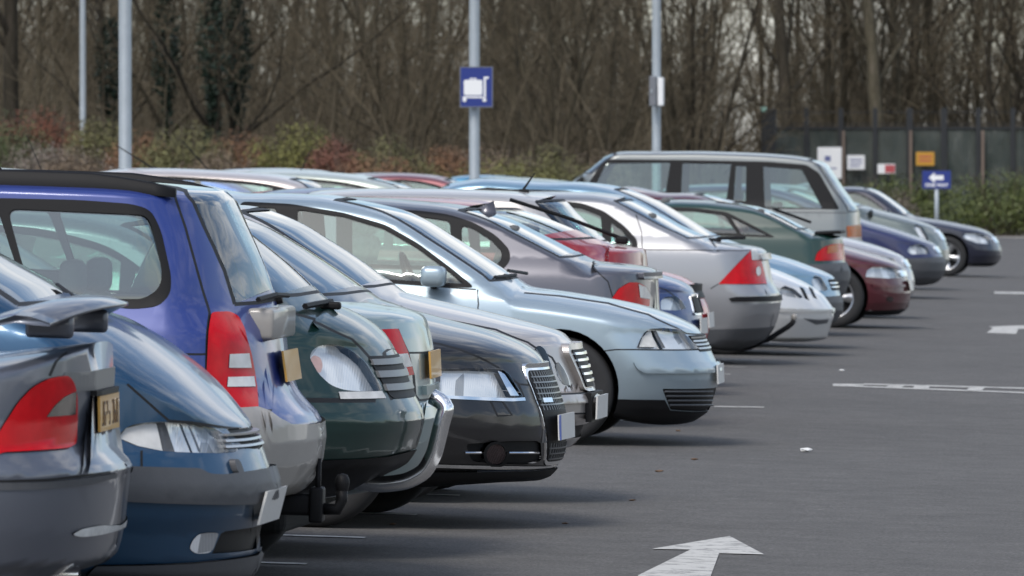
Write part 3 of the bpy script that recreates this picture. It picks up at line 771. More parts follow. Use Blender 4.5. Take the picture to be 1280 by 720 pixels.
for sd in (-1, 1):
    r_ = MB(); x0 = L_/2-c.pn((212,236))[0]; zr = lambda x: float(c.zt(L_/2-x))
    xs = np.linspace(x0+.04, x0-2.15, 30); n = len(xs)
    for i, x in enumerate(xs):      # a bar that swells out of the roof and sinks back into it
        e = min(1, (i/4.)**.7, ((n-1-i)/4.)**.7); z0 = zr(x)-.03; z1 = zr(x)-.012+.034*e
        r_.v += [(x, sd*.635, z0-.015), (x, sd*.635, z1-.008), (x, sd*.622, z1), (x, sd*.598, z1), (x, sd*.585, z1-.008), (x, sd*.585, z0)]
    for i in range(n-1):
        for k in range(5): r_.f.append((i*6+k, i*6+k+1, i*6+7+k, i*6+6+k)); r_.m.append(0)
    r_.f += [(0,1,2,3,4,5), tuple((n-1)*6+k for k in range(5,-1,-1))]; r_.m += [0, 0]
    bm = bmesh.new(); ob = r_.build('roof_rail', [M['black']], c.root, True); bm.from_mesh(ob.data); bmesh.ops.recalc_face_normals(bm, faces=bm.faces[:]); bm.to_mesh(ob.data); bm.free()
t = MB(); xe = L_/2
t.rbox((xe-.12, 0, .36), (.22, .09, .08), .015); t.rbox((xe+.0, 0, .36), (.05, .12, .13), .01); t.tube([(xe+.02, 0, .345), (xe+.075, 0, .345), (xe+.09, 0, .38), (xe+.09, 0, .42)], .022, 10); t.box((xe+.005, -.03, .45), (.018, .03, .16))
t.lathe([(.001, .045), (.018, .04), (.026, .025), (.028, .005), (.022, -.018), (.018, -.03)], 16, 'z', (xe+.09, 0, .432)); t.build('tow_bar', [M['black']], c.root, True)
a_ = MB(); a_.tube([(L_/2-1.15, .1, 1.50), (L_/2-1.37, .1, 1.70)], .004, 5); a_.build('aerial', [M['black']], c.root)

# 4 dark green car with a chrome nudge bar
P = paint('dark_green_paint', (.006, .034, .030), .45)
c = cars['bar'] = make_car(dict(label='dark green car with a big oval headlamp and chrome nudge bar', group=GRP, paint=P, s=335, W=.86, L=4.4, H=1.50, type='hatch', end='front', yaw=1.2,
  tip=(522, 525), prof=[(455,604),(480,590),(503,578),(514,560),(520,538),(522,524),(519,513),(513,502),(506,490),(496,466),(488,447),(480,433)],
  top=[(474,426),(462,413),(445,400),(425,389),(404,379),(385,362),(360,339),(335,318),(305,295),(280,276),(255,262),(230,254)], g0=(406,380), belt=(.99, 1.02), D=.62, n=2.2, crown=.15, cn=2.2,
  regions=[
   ('headlamp', [(387,447),(390,438),(399,432),(412,430),(426,432),(441,439),(456,452),(467,469),(478,487),(470,489),(445,489),(428,487),(413,481),(398,467)], 'reflector', dict(round=.02)),
   ('lamp_segment', [(389,448),(393,443),(402,446),(405,456),(402,466),(396,464)], 'amber_clear', dict(off=-.006, round=.012)),
   ('indicator', [(423,490),(477,489),(482,498),(425,499)], 'pale_lens', dict(off=.003)),
   ('bumper_lower', [(200,577),(395,575),(455,573),(485,570),(505,565),(560,552),(560,620),(200,620)], 'black', dict(off=.006)),
  ],
  seams=[([(200,500),(366,500),(470,500)], dict(w=.018)), [(425,489),(425,500)], [(345,384),(400,405),(440,424),(462,447),(475,472),(490,500)], [(488,436),(480,441),(489,470),(500,497)]],
  fronts=[('grille', [(-.34,.715),(.34,.715),(.40,.875),(-.40,.875)], 'black', dict(off=.004, round=.03)),
          ('grille_bar', rect(-.36, .36, .745, .770), 'trimgrey', dict(off=.012)), ('grille_bar', rect(-.38, .38, .795, .820), 'trimgrey', dict(off=.012)), ('grille_bar', rect(-.39, .39, .842, .864), 'trimgrey', dict(off=.012))]))
xn = c.L/2
b_ = MB(); pts = []
for k in range(33):   # a hoop that runs across under the bumper and turns up in front of it at both ends
    t_ = k/32; y = -.62+1.24*t_
    pts.append(y)
def hoop(sd):
    # path from behind the bumper, forward under it and up in front of it
    q = [(-.34,.415),(-.22,.385),(-.12,.375),(-.02,.39),(.05,.43),(.085,.50),(.10,.57),(.115,.64),(.13,.685)]
    return [(xn+x-.02, sd*.12, z) for x, z in q]
h = [Vector(p) for p in hoop(-1)]; sm = []
for i in range(len(h)-1):
    for k in range(5): sm.append(h[i].lerp(h[i+1], k/5))
sm.append(h[-1]); sm += [h[-1]+Vector((-.02, .01, .028)), h[-1]+Vector((-.06, .015, .035))]
for _ in range(3): sm = [sm[0]]+[(sm[i-1]+sm[i]*2+sm[i+1])/4 for i in range(1, len(sm)-1)]+[sm[-1]]
b_.tube(sm, .032, 16)
b_.build('nudge_bar', [M['chrome']], c.root, True)
w = MB(); w.tube([(xn-c.pn((420,377))[0], -.15, 1.075), (xn-c.pn((392,378))[0], -.5, 1.06)], .012, 6); w.rbox((xn-c.pn((415,378))[0], -.2, 1.06), (.12, .05, .03), .01); w.build('wiper', [M['black']], c.root)

# 5 pale green grey saloon, tail out
P = paint('pale_green_paint', (.235, .315, .32), .5)
c = cars['pale'] = make_car(dict(label='pale grey green saloon boot between the dark green and the black car', group=GRP, paint=P, s=312, W=.84, L=4.45, H=1.40, type='saloon', end='rear', yaw=-.6,
  tip=(549, 525), prof=[(500,606),(525,596),(537,572),(546,548),(549,520),(545,505),(536,497),(534,470),(532,440),(528,420),(521,398)],
  top=[(509,391),(488,385),(465,382),(440,378)], g0=(436,377), topm=[], belt=(.95, .98), D=.32, n=2.5, crown=.10,
  regions=[
   ('tail_lamp', [(455,413),(477,412),(497,411),(509,440),(517,469),(500,469),(470,468),(455,466)], 'red', dict(round=.01, off=.005)),
   ('reversing_lens', [(455,442),(494,443),(508,442),(514,458),(500,459),(503,468),(455,468)], 'pale_lens', dict(off=.007)),
  ],
  seams=[[(508,441),(560,441)], [(497,411),(510,441),(517,470),(519,494),(524,500),(560,499)], [(300,500),(519,499)], ],
  fronts=[('number_plate', rect(-.26, .26, .732, .843), 'yellowplate', dict(off=.016, th=.008, flat=1)),
          ('plate_ledge', rect(-.34, .34, .668, .705), 'paint', dict(off=.02))]))

# 6 black executive saloon with a deep mesh grille
P = paint('black_paint', (.007, .007, .009), .2, .3)
c = cars['black'] = make_car(dict(label='glossy black saloon with a deep mesh grille framed in chrome and a white plate', group=GRP, paint=P, s=287, W=.9, L=4.92, H=1.45, type='saloon', end='front', yaw=3.2,
  tip=(700, 535), prof=[(640,598),(668,597),(684,592),(692,582),(698,565),(700,545),(700,530),(698,515),(692,500),(686,482),(678,464),(671,451)],
  top=[(655,437),(635,426),(600,413),(560,403),(520,393),(480,382),(462,375),(430,352),(390,325),(350,300),(318,282),(290,271),(260,262)], g0=(464,377), belt=(.93, .97), D=.72, n=2.05, crown=.14, cn=2.2, sill=.17, uw=.98,
  regions=[
   ('headlamp', [(538,466),(553,461),(590,460),(625,461),(636,467),(654,496),(640,498),(553,494),(541,486)], 'reflector', dict(round=.01)),
   ('lamp_wedge', [(624,463),(630,463),(651,494),(640,494)], 'chrome', dict(off=-.008)),
   ('lamp_divider', [(541,466),(553,464),(553,490),(545,486)], 'greyplastic', dict(off=-.02)),
   ('lamp_trim', [(538,490),(553,494),(640,498),(655,497),(656,501),(640,502),(553,498),(538,495)], 'chrome', dict(off=.005)),
   ('side_intake', [(582,555),(640,551),(676,551),(678,576),(660,581),(590,577)], 'black', dict(off=-.012, round=.02)),
   ('fog_ring', [(618+16*math.cos(a/12*math.pi), 567+16*math.sin(a/12*math.pi)) for a in range(24)], 'black', dict(off=.016)),
   ('fog_lamp', [(618+12.5*math.cos(a/12*math.pi), 567+12.5*math.sin(a/12*math.pi)) for a in range(24)], 'smoke', dict(off=.008)),
   ('splitter', [(345,579),(548,580),(640,582),(686,582),(720,580),(720,584),(686,586),(640,586),(548,584),(345,583)], 'chrome', dict(off=.006)),
   ('front_lip', [(345,586),(640,587),(720,585),(720,620),(345,620)], 'black', dict(off=.014)),
  ],
  seams=[[(480,420),(550,430),(575,437),(600,447),(622,459),(648,480),(668,482)], [(613,501),(628,502),(640,519),(622,520),(613,501)], [(648,480),(655,497)]],
  fronts=[('grille_frame', [(-.33,.735),(.33,.735),(.354,.68),(.329,.48),(.246,.28),(-.246,.28),(-.329,.48),(-.354,.68)], 'chrome', dict(off=.008, th=.02, round=.05)),
          ('grille', [(-.315,.705),(.315,.705),(.34,.665),(.315,.48),(.235,.297),(-.235,.297),(-.315,.48),(-.34,.665)], 'black', dict(off=.012, th=.02, round=.04)),
          ('plate_panel', rect(-.315, .315, .385, .525), 'greyplastic', dict(off=.008)),
          ('number_plate', rect(-.26, .26, .396, .509), 'whiteplate', dict(off=.024, th=.008, flat=1)),
          ('plate_band', rect(-.26, -.215, .397, .508), 'euroblue', dict(off=.0265, th=.005, flat=1, fl=(-.26, .26, .396, .509)))]))
# mesh of the grille: thin bars following the nose
for k in range(17):
    z = .309+.0245*k
    if .37 < z < .54 or z > .70: continue
    hw = min(.225+.40*(z-.297), .325)
    front_patch(c, ('grille_mesh', rect(-hw, hw, z-.003, z+.003), 'gunmetal', dict(off=.017, th=.006)), c.nz, c.nu, c.Dn, c.nn, c.root)
for k in range(-9, 10):
    y = .034*k; z0 = .30+max(0, (abs(y)-.225)*2.4)
    for za, zb_ in ((z0, .38), (.53, .70)):
        if zb_-za > .03 and abs(y) < .32: front_patch(c, ('grille_mesh', rect(y-.003, y+.003, za, zb_), 'gunmetal', dict(off=.015, th=.006)), c.nz, c.nu, c.Dn, c.nn, c.root)
front_patch(c, ('grille_badge', rect(-.31, -.20, .565, .585), 'chrome', dict(off=.027, th=.01)), c.nz, c.nu, c.Dn, c.nn, c.root)
fb = MB(); zf = c.pn((618, 567))[1]
for x0, x1 in ((582, 602), (634, 674)):
    pts = []
    for k in range(7):
        u, z = c.pn((x0+(x1-x0)*k/6, 566)); pts.append((c.L/2-u, -float(c.ys(np.array(u), np.array(z)))-.012, z))
    fb.tube(pts, .005, 6)
fb.build('intake_bar', [M['chrome']], c.root)
w = MB(); w.tube([(c.L/2-1.28, -.1, .985), (c.L/2-1.34, -.5, .97)], .012, 6); w.build('wiper', [M['black']], c.root)

# 7 pale gold saloon with oval lamps
P = paint('champagne_paint', (.50, .46, .43), .6)
c = cars['gold'] = make_car(dict(label='champagne silver saloon with an upright slatted grille beside the glossy black saloon', group=GRP, paint=P, s=265, W=.86, L=4.53, H=1.43, type='saloon', end='front', yaw=1.5,
  tip=(743, 505), prof=[(690,562),(712,558),(722,548),(727,532),(738,525),(743,515),(743,500),(738,490),(728,486),(724,470),(718,450),(712,431),(704,424)],
  top=[(695,416),(672,408),(640,400),(600,390),(560,381),(520,372),(498,366),(470,345),(435,320),(400,298),(372,281),(346,269),(315,259),(288,256)], g0=(500,367), belt=(.93, .97), D=.55, n=2.15, crown=.13, cn=2.2,
  regions=[
   ('headlamp', [(666,446),(668,436),(674,431),(681,436),(686,448),(691,462),(692,474),(684,474),(674,464)], 'reflector', dict(round=.02)),
   ('headlamp', [(693,456),(698,452),(704,460),(710,472),(712,482),(704,481),(697,472)], 'reflector', dict(round=.02)),
   ('bumper_strip', [(560,494),(690,496),(760,494),(760,502),(690,505),(560,503)], 'paint', dict(off=.014)),
   ('lower_grille', [(706,533),(760,530),(760,548),(712,548)], 'black', dict(off=-.01, round=.01)),
  ],
  seams=[[(560,400),(620,412),(660,428),(690,447),(712,484)], [(560,492),(690,493),(760,490)], [(560,515),(690,517),(740,516)], ],
  fronts=[('grille_shell', [(-.20,.535),(.20,.535),(.31,.72),(.28,.765),(-.28,.765),(-.31,.72)], 'paint', dict(off=.03, th=.08, round=.04)),
          ('grille', [(-.17,.555),(.17,.555),(.265,.735),(-.265,.735)], 'black', dict(off=.036, round=.02)),
          ('grille_slat', rect(-.18, .18, .580, .592), 'chrome', dict(off=.044)), ('grille_slat', rect(-.20, .20, .613, .625), 'chrome', dict(off=.044)), ('grille_slat', rect(-.22, .22, .646, .658), 'chrome', dict(off=.044)), ('grille_slat', rect(-.24, .24, .679, .691), 'chrome', dict(off=.044)), ('grille_slat', rect(-.255, .255, .710, .722), 'chrome', dict(off=.044)),
          ('plate_holder', rect(-.29, .29, .39, .53), 'black', dict(off=.006, th=.03, flat=1)), ('number_plate', rect(-.26, .26, .403, .515), 'whiteplate', dict(off=.03, th=.008, flat=1))]))
w = MB(); w.tube([(c.L/2-1.22, -.1, 1.0), (c.L/2-1.30, -.55, .99)], .012, 6); w.tube([(c.L/2-1.24, .4, 1.0), (c.L/2-1.32, -.02, 1.01)], .012, 6); w.build('wiper', [M['black']], c.root)

# 8 pale blue saloon, whole flank showing
P = paint('ice_blue_paint', (.36, .445, .50), .55)
c = cars['ice'] = make_car(dict(label='pale ice blue saloon with black lower bumper, flank and wheel arch in view', group=GRP, paint=P, s=217, W=.87, L=4.68, H=1.46, type='saloon', end='front', yaw=.6, fine=.032,
  tip=(896, 465), prof=[(838,530),(862,527),(878,518),(888,508),(893,490),(896,473),(896,460),(889,447),(884,437),(878,426),(872,416)],
  top=[(862,407),(850,401),(820,389),(780,378),(730,369),(690,363),(655,358),(635,343),(600,320),(560,295),(525,274),(500,263),(470,255),(440,249),(400,243),(350,241),(300,241)], g0=(652,357), belt=(.875, .925), D=.52, n=2.2, crown=.13, Ds=(.20, .2), uw_px=699, wr=.315, ar=.345, edge=.50, wb=2.70, sill=.2,
  regions=[
   ('headlamp', [(795,436),(799,427),(804,417),(812,411),(830,410),(847,411),(855,416),(863,425),(873,436)], 'reflector', dict(round=.012)),
   ('lamp_divider', [(818,413),(822,413),(834,434),(829,434)], 'greyplastic', dict(off=-.014)),
   ('lamp_segment', [(800,433),(804,421),(811,415),(815,414),(822,433)], 'pale_lens', dict(off=-.014)),
   ('bumper_strip', [(791,453),(884,454),(910,455),(910,465),(884,466),(805,466),(796,461)], 'paint', dict(off=.018, round=.01)),
   ('lower_bumper', [(770,499),(831,500),(838,513),(884,514),(910,507),(910,540),(770,540)], 'black', dict(off=.004)),
   ('lower_grille', [(828,486),(897,484),(910,484),(910,507),(884,513),(838,512)], 'black', dict(off=-.006, round=.008)),
  ],
  seams=[[(745,440),(770,437),(795,437),(873,437),(900,437)], [(597,362),(598,380),(590,470)], [(655,366),(700,370),(760,379),(810,393),(846,410),(858,417),(880,418)], [(480,353),(595,362)], [(345,352),(345,420),(352,500)]],
  wins=dict(outer=[(300,252),(363,255),(430,266),(482,281),(524,305),(565,336),(594,360),(540,358),(480,353),(300,347)],
            panes=[[(372,262),(430,271),(480,286),(520,309),(558,337),(580,355),(540,353),(480,349),(372,344)], [(300,258),(345,260),(347,343),(300,341)]], round=.02),
  mirror=(546, 345), mirror_mat=P,
  fronts=[('grille', [(-.36,.552),(.36,.552),(.42,.645),(-.42,.645)], 'black', dict(off=.003, round=.02)),
          ('grille_slat', rect(-.36, .36, .566, .576), 'alloy', dict(off=.009)), ('grille_slat', rect(-.38, .38, .587, .597), 'alloy', dict(off=.009)), ('grille_slat', rect(-.39, .39, .608, .618), 'alloy', dict(off=.009)), ('grille_slat', rect(-.40, .40, .628, .637), 'alloy', dict(off=.009)),
          ('number_plate', rect(-.26, .26, .362, .474), 'whiteplate', dict(off=.016, th=.008, flat=1))]))
for k in range(4):      # louvres of the lower grille
    lv = MB(); pts = []
    for q in range(9):
        u, z = c.pn((831+k*2+(60-k*2)*q/8, 489.5+k*5.6)); pts.append((c.L/2-u, -float(c.ys(np.array(u), np.array(z)))-.006, z))
    lv.tube(pts, .006, 6); lv.build('grille_louvre', [M['greyplastic']], c.root)
w = MB(); w.tube([(c.L/2-1.2, -.15, .965), (c.L/2-1.28, -.6, .955)], .011, 6); w.tube([(c.L/2-1.18, .35, .97), (c.L/2-1.25, -.1, .99)], .011, 6); w.build('wiper', [M['black']], c.root)

# 9 dark grey saloon with a fin aerial, tail out
P = paint('slate_paint', (.105, .105, .125), .55)
c = cars['fin'] = make_car(dict(label='slate grey saloon with a shark fin aerial on the roof', group=GRP, paint=P, s=203, W=.86, L=4.52, H=1.44, type='saloon', end='rear', yaw=-.5,
  tip=(824, 400), prof=[(770,490),(795,480),(812,460),(821,430),(824,400),(819,385),(818,370),(817,350),(815,338)],
  top=[(800,333),(770,329),(742,326),(720,316),(690,301),(660,286),(635,274),(612,266),(585,259),(555,254),(520,251),(470,247),(420,245)], g0=(744,327), belt=(.95, .97), D=.32, n=2.4, crown=.10, edge=.6,
  regions=[('tail_lamp', [(764,374),(773,361),(786,353),(797,353),(806,358),(812,368),(811,383),(785,381)], 'red', dict(round=.01, off=.005)),
           ('reversing_lens', [(797,355),(806,359),(812,369),(811,374),(799,372)], 'pale_lens', dict(off=.008))],
  seams=[[(741,327),(760,352),(766,372)]],
  wins=dict(outer=[(420,262),(520,263),(560,268),(592,278),(620,294),(637,312),(638,326),(626,340),(560,338),(420,335)], panes=[[(440,268),(520,270),(562,276),(566,333),(440,330)], [(577,281),(592,286),(614,300),(627,314),(627,324),(618,334),(577,333)]], round=.03),
  fronts=[('boot_spoiler', rect(-.6, .6, .925, .965), 'paint', dict(off=.03, th=.05, round=.01))]))
u, z = c.pc((600, 260)); f_ = MB(); zz = float(c.zt(u))
f_.v = [(c.L/2-u-.09, 0, zz-.005), (c.L/2-u+.07, -.028, zz-.02), (c.L/2-u+.07, .028, zz-.02), (c.L/2-u+.05, 0, zz+.062), (c.L/2-u+.0, -.018, zz+.035), (c.L/2-u+.0, .018, zz+.035), (c.L/2-u+.0, -.032, zz-.01), (c.L/2-u+.0, .032, zz-.01)]
f_.f = [(0,6,4),(0,5,7),(0,4,5),(6,1,3,4),(7,5,3,2),(4,3,5),(1,2,3)]; f_.m = [0]*7
f_.build('fin_aerial', [P], c.root, True)

# 10 red hatchback with a rear wiper
P = paint('red_paint', (.28, .008, .014), .1)
c = cars['redhatch'] = make_car(dict(label='red fastback hatchback with a long black rear wiper, tail out behind the slate grey saloon', cat='hatchback', group=GRP, paint=P, s=196, W=.85, L=4.3, H=1.40, type='hatch', end='rear',
  tip=(806, 400), prof=[(760,480),(785,470),(800,440),(806,400),(803,380),(803,350),(803,331),(800,312)],
  top=[(785,309),(764,306),(735,296),(700,281),(660,266),(620,255),(580,249),(540,247),(500,246),(450,245)], g0=(764,306), belt=(.99, 1.0), D=.3, crown=.08, Ds=(.55, .24), edge=.8))
w = MB(); a = c.pc((632,258)); b = c.pc((773,304)); w.tube([(c.L/2-b[0], -.1, b[1]+.03), (c.L/2-(a[0]+b[0])/2, -.12, (a[1]+b[1])/2+.05), (c.L/2-a[0], -.12, a[1]+.045)], .013, 6); w.rbox((c.L/2-b[0], -.1, b[1]+.02), (.08, .06, .05), .015); w.build('rear_wiper', [M['black']], c.root)

# 11 beige silver hatchback
P = paint('beige_silver_paint', (.58, .55, .52), .55)
c = cars['beige'] = make_car(dict(label='beige silver hatchback with a stub aerial on its roof, behind the red fastback', cat='hatchback', group=GRP, paint=P, s=188, W=.84, L=4.1, H=1.47, type='hatch', end='rear',
  tip=(790, 400), prof=[(740,480),(765,470),(785,440),(790,400),(786,380),(780,350),(775,325),(764,308)],
  top=[(752,300),(735,284),(715,265),(700,250),(690,245),(660,241),(620,238),(560,236),(480,235),(400,237)], g0=(764,309), belt=(.98, 1.0), D=.3, crown=.08, Ds=(.34, .24), edge=.5, tumble=16, pillars=[.30, .55],
  wins=dict(outer=[(400,256),(560,257),(600,262),(622,276),(640,300),(400,310)], panes=[[(400,262),(520,263),(524,300),(400,302)], [(534,264),(590,268),(620,292),(534,300)]], round=.02)))
u, z = c.pc((648, 240)); a_ = MB(); zz = float(c.zt(u)); a_.rbox((c.L/2-u, 0, zz+.005), (.07, .04, .03), .01); a_.tube([(c.L/2-u-.01, 0, zz+.01), (c.L/2-u+.07, 0, zz+.13)], [.009, .004], 6); a_.build('aerial', [M['black']], c.root)

# 12 blue saloon with twin grilles, nose out
P = paint('mid_blue_paint', (.022, .05, .17), .45)
c = cars['bluenose'] = make_car(dict(label='dark blue saloon nose with twin chrome edged grilles, peeping past the slate grey boot', group=GRP, paint=P, s=178, W=.86, L=4.5, H=1.41, type='saloon', end='front', yaw=2.0,
  tip=(876, 410), prof=[(835,455),(858,450),(870,437),(875,420),(876,406),(873,392),(868,376),(864,366)],
  top=[(852,354),(835,347),(812,341),(780,335),(740,328),(700,322)], D=.55, n=2.1, crown=.12, cn=2.2, belt=(.90, .94),
  regions=[('headlamp', [(826,376),(832,371),(845,370),(853,377),(858,386),(845,388),(826,387)], 'reflector', dict(round=.01))],
  seams=[[(740,345),(800,352),(832,362),(852,377)]],
  fronts=[('grille_frame', [(-.28,.575),(-.03,.575),(-.03,.725),(-.25,.72)], 'chrome', dict(off=.012, round=.03)), ('grille', [(-.26,.59),(-.05,.59),(-.05,.71),(-.235,.705)], 'black', dict(off=.02, round=.03)),
          ('grille_frame', [(.28,.575),(.03,.575),(.03,.725),(.25,.72)], 'chrome', dict(off=.012, round=.03)), ('grille', [(.26,.59),(.05,.59),(.05,.71),(.235,.705)], 'black', dict(off=.02, round=.03)),
          ('number_plate', rect(-.26, .26, .44, .55), 'whiteplate', dict(off=.016, th=.008, flat=1))]))

# 13 red car, nose out
P = paint('bright_red_paint', (.50, .018, .03), .2)
c = cars['rednose'] = make_car(dict(label='bright red car nose, just a strip beyond the dark blue saloon nose', group=GRP, paint=P, s=171, W=.85, L=4.2, H=1.40, type='hatch', end='front', yaw=1.0,
  tip=(885, 400), prof=[(845,445),(868,441),(880,428),(885,410),(885,395),(881,382),(874,368),(868,360)],
  top=[(856,350),(838,343),(810,337),(780,331),(740,324)], D=.5, n=2.1, crown=.12, cn=2.2, belt=(.92, .95),
  fronts=[('grille', rect(-.42, .42, .66, .76), 'black', dict(off=.012, round=.03)), ('number_plate', rect(-.26, .26, .44, .55), 'whiteplate', dict(off=.016, th=.008, flat=1))]))

# 14 silver hatchback with triangular lamp
P = paint('silver_paint', (.33, .335, .35), .6)
c = cars['silver'] = make_car(dict(label='silver hatchback with a big triangular red tail lamp and black bumper strip', cat='hatchback', group=GRP, paint=P, s=152, W=.89, L=4.73, H=1.43, type='saloon', end='rear', yaw=-.4, fine=.045,
  tip=(974, 382), prof=[(915,438),(940,432),(956,424),(966,410),(972,392),(974,378),(972,366),(964,354),(961,345),(958,330),(954,314)],
  top=[(940,308),(920,305),(895,302),(875,293),(850,282),(825,269),(800,256),(785,249),(765,243),(735,240),(700,239),(660,239),(600,241)], g0=(897,303), belt=(.99, .97), D=.38, n=2.3, crown=.10, edge=.55, cn=2.3, uw=1.06, Ds=(.26, .24),
  regions=[('tail_lamp', [(898,355),(941,311),(945,312),(951,324),(958,355)], 'red', dict(off=.006)),
           ('reversing_lens', [(938,314),(941,311),(945,312),(951,325),(939,325)], 'pale_lens', dict(off=.009)),
           ('lens_spot', [(947+3*math.cos(a), 339+6*math.sin(a)) for a in np.linspace(0, 6, 12)], 'pale_lens', dict(off=.009)),
           ('bumper_strip', [(911,373),(920,371),(1000,369),(1000,376),(914,377)], 'black', dict(off=.014)),
           ('lower_bumper', [(768,414),(860,413),(900,412),(1000,407),(1000,450),(768,450)], 'greyplastic', dict(off=.004))],
  seams=[[(898,355),(888,361)], [(803,312),(802,290),(795,268)], [(803,312),(800,340),(797,380)], [(800,312),(898,313),(938,313)]],
  wins=dict(outer=[(600,250),(700,251),(728,254),(755,264),(780,282),(797,300),(797,314),(780,315),(600,312)], panes=[[(620,256),(704,257),(728,261),(751,270),(753,309),(620,307)], [(764,278),(777,288),(790,302),(790,309),(764,309)]], round=.02),
  fronts=[('boot_handle', rect(-.5, .5, .875, .925), 'paint', dict(off=.03, round=.01))]))
w = MB(); a = c.pc((893,303)); b = c.pc((928,300)); w.rbox((c.L/2-a[0]-.05, 0, a[1]+.02), (.16, .06, .035), .012); w.tube([(c.L/2-a[0], 0, a[1]+.035), (c.L/2-b[0], -.2, b[1]+.02)], .014, 6); w.tube([(c.L/2-a[0]-.12, -.02, a[1]+.03), (c.L/2-a[0]+.02, -.4, a[1]+.02)], .012, 6); w.build('rear_wiper', [M['black']], c.root)
t = MB(); pts = [c.pc(p) for p in ((945,428),(960,424),(972,416),(983,409),(989,404),(991,400))]
t.tube([(c.L/2-u, 0, z) for u, z in pts], .022, 10); u, z = c.pc((991,396)); t.lathe([(.001,.028),(.016,.024),(.026,.010),(.026,-.010),(.016,-.026)], 14, 'z', (c.L/2-u, 0, z), 1); t.build('tow_ball', [M['black'], M['taupe']], c.root, True)

# 15 white silver coupe nose
P = paint('white_silver_paint', (.66, .665, .66), .35)
c = cars['white'] = make_car(dict(label='white silver car with a sharp low nose and slit grille beside the silver hatchback', group=GRP, paint=P, s=144, W=.86, L=4.3, H=1.36, type='saloon', end='front', yaw=2.0, fine=.045,
  tip=(1040, 392), prof=[(985,428),(1020,426),(1033,422),(1037,408),(1040,398),(1040,386),(1034,378),(1027,369),(1020,363)],
  top=[(1008,356),(990,347),(965,337),(940,329),(910,321),(880,315),(860,311)], D=.5, n=2.0, crown=.14, cn=2.1, belt=(.86, .9),
  regions=[('headlamp', [(972,366),(976,360),(981,357),(992,361),(1004,371),(1000,373),(985,371)], 'reflector', dict(round=.01)),
           ('side_intake', [(1004,398),(1024,400),(1036,399),(1034,404),(1020,406)], 'greyplastic', dict(off=.001)),
           ('bumper_crease', [(940,385),(1000,387),(1052,386),(1052,389),(1000,390),(940,388)], 'paint', dict(off=.012)),
           ('grille_slit', [(999,358),(1005,360),(1012,376),(1006,373)], 'black', dict(off=-.004)), ('grille_slit', [(1011,358),(1016,361),(1022,374),(1017,372)], 'black', dict(off=-.004))],
  fronts=[]))

# 16 light blue car nose
P = paint('sky_blue_paint', (.20, .34, .46), .5)
c = cars['skyblue'] = make_car(dict(label='light blue car, its roof, screen and bonnet rising behind the silver hatchback', group=GRP, paint=P, s=138, W=.86, L=4.3, H=1.50, type='hatch', end='front', yaw=1.5, fine=.045,
  tip=(1052, 385), prof=[(1005,412),(1030,408),(1044,400),(1051,388),(1051,378),(1048,368),(1044,356),(1040,347)],
  top=[(1030,341),(1010,333),(985,324),(960,317),(930,308),(904,299),(880,287),(850,269),(820,252),(800,243),(780,236),(750,230),(715,227),(680,227)], g0=(906,300), D=.5, n=2.1, crown=.12, cn=2.2, belt=(.94, .97),
  regions=[('headlamp', [(1014,352),(1018,344),(1026,346),(1036,362),(1030,364),(1018,362)], 'reflector', dict(round=.015)), ('lower_bumper', [(960,372),(1035,371),(1070,368),(1070,415),(960,415)], 'greyplastic', dict(off=.01))],
  fronts=[('grille', rect(-.34, .34, .535, .635), 'black', dict(off=.006, round=.03)), ('grille_slat', rect(-.34, .34, .56, .572), 'chrome', dict(off=.014)), ('grille_slat', rect(-.34, .34, .595, .607), 'chrome', dict(off=.014))]))

# 17 green hatchback, tail out
P = paint('bottle_green_paint', (.004, .034, .025), .05)
c = cars['green'] = make_car(dict(label='bottle green hatchback with an orange red wraparound lamp and black tail spoiler', cat='hatchback', group=GRP, paint=P, s=128, W=.86, L=4.4, H=1.42, type='hatch', end='rear', fine=.045,
  tip=(1059, 345), prof=[(1015,385),(1040,378),(1054,366),(1059,350),(1059,338),(1056,332),(1053,325),(1051,312),(1050,297)],
  top=[(1040,294),(1017,290),(1000,282),(980,272),(962,264),(940,257),(910,253),(880,250),(850,249),(820,250)], g0=(1018,291), belt=(.98, .98), D=.36, n=2.3, crown=.10, Ds=(.16, .24), edge=.6,
  regions=[('tail_lamp', [(1018,326),(1021,316),(1029,309),(1040,305),(1052,304),(1058,312),(1056,325)], 'red', dict(off=.006, round=.02)), ('indicator', [(1034,308),(1046,305),(1047,315),(1033,317)], 'amber', dict(off=.009)),
           ('bumper', [(897,331),(1000,331),(1030,330),(1080,327),(1080,395),(897,395)], 'greyplastic', dict(off=.012))],
  wins=dict(outer=[(820,258),(870,260),(908,265),(930,276),(970,297),(820,292)], panes=[[(820,263),(868,264),(905,269),(922,292),(820,289)], [(914,272),(928,279),(960,294),(927,293)]], round=.02),
  fronts=[]))
t = MB(); u, z = c.pc((1034,291)); t.rbox((c.L/2-u, 0, z+.005), (.26, 1.15, .035), .014, 0, 3, Matrix.Rotation(R(-4), 3, 'Y')); t.rbox((c.L/2-u-.03, -.4, z-.03), (.1, .05, .06), .01); t.rbox((c.L/2-u-.03, .4, z-.03), (.1, .05, .06), .01); t.build('tail_spoiler', [M['black']], c.root)
w = MB(); a = c.pc((1010,283)); b = c.pc((962,263)); w.tube([(c.L/2-a[0], 0, a[1]+.04), (c.L/2-b[0], -.1, b[1]+.02)], .014, 6); w.build('rear_wiper', [M['black']], c.root)

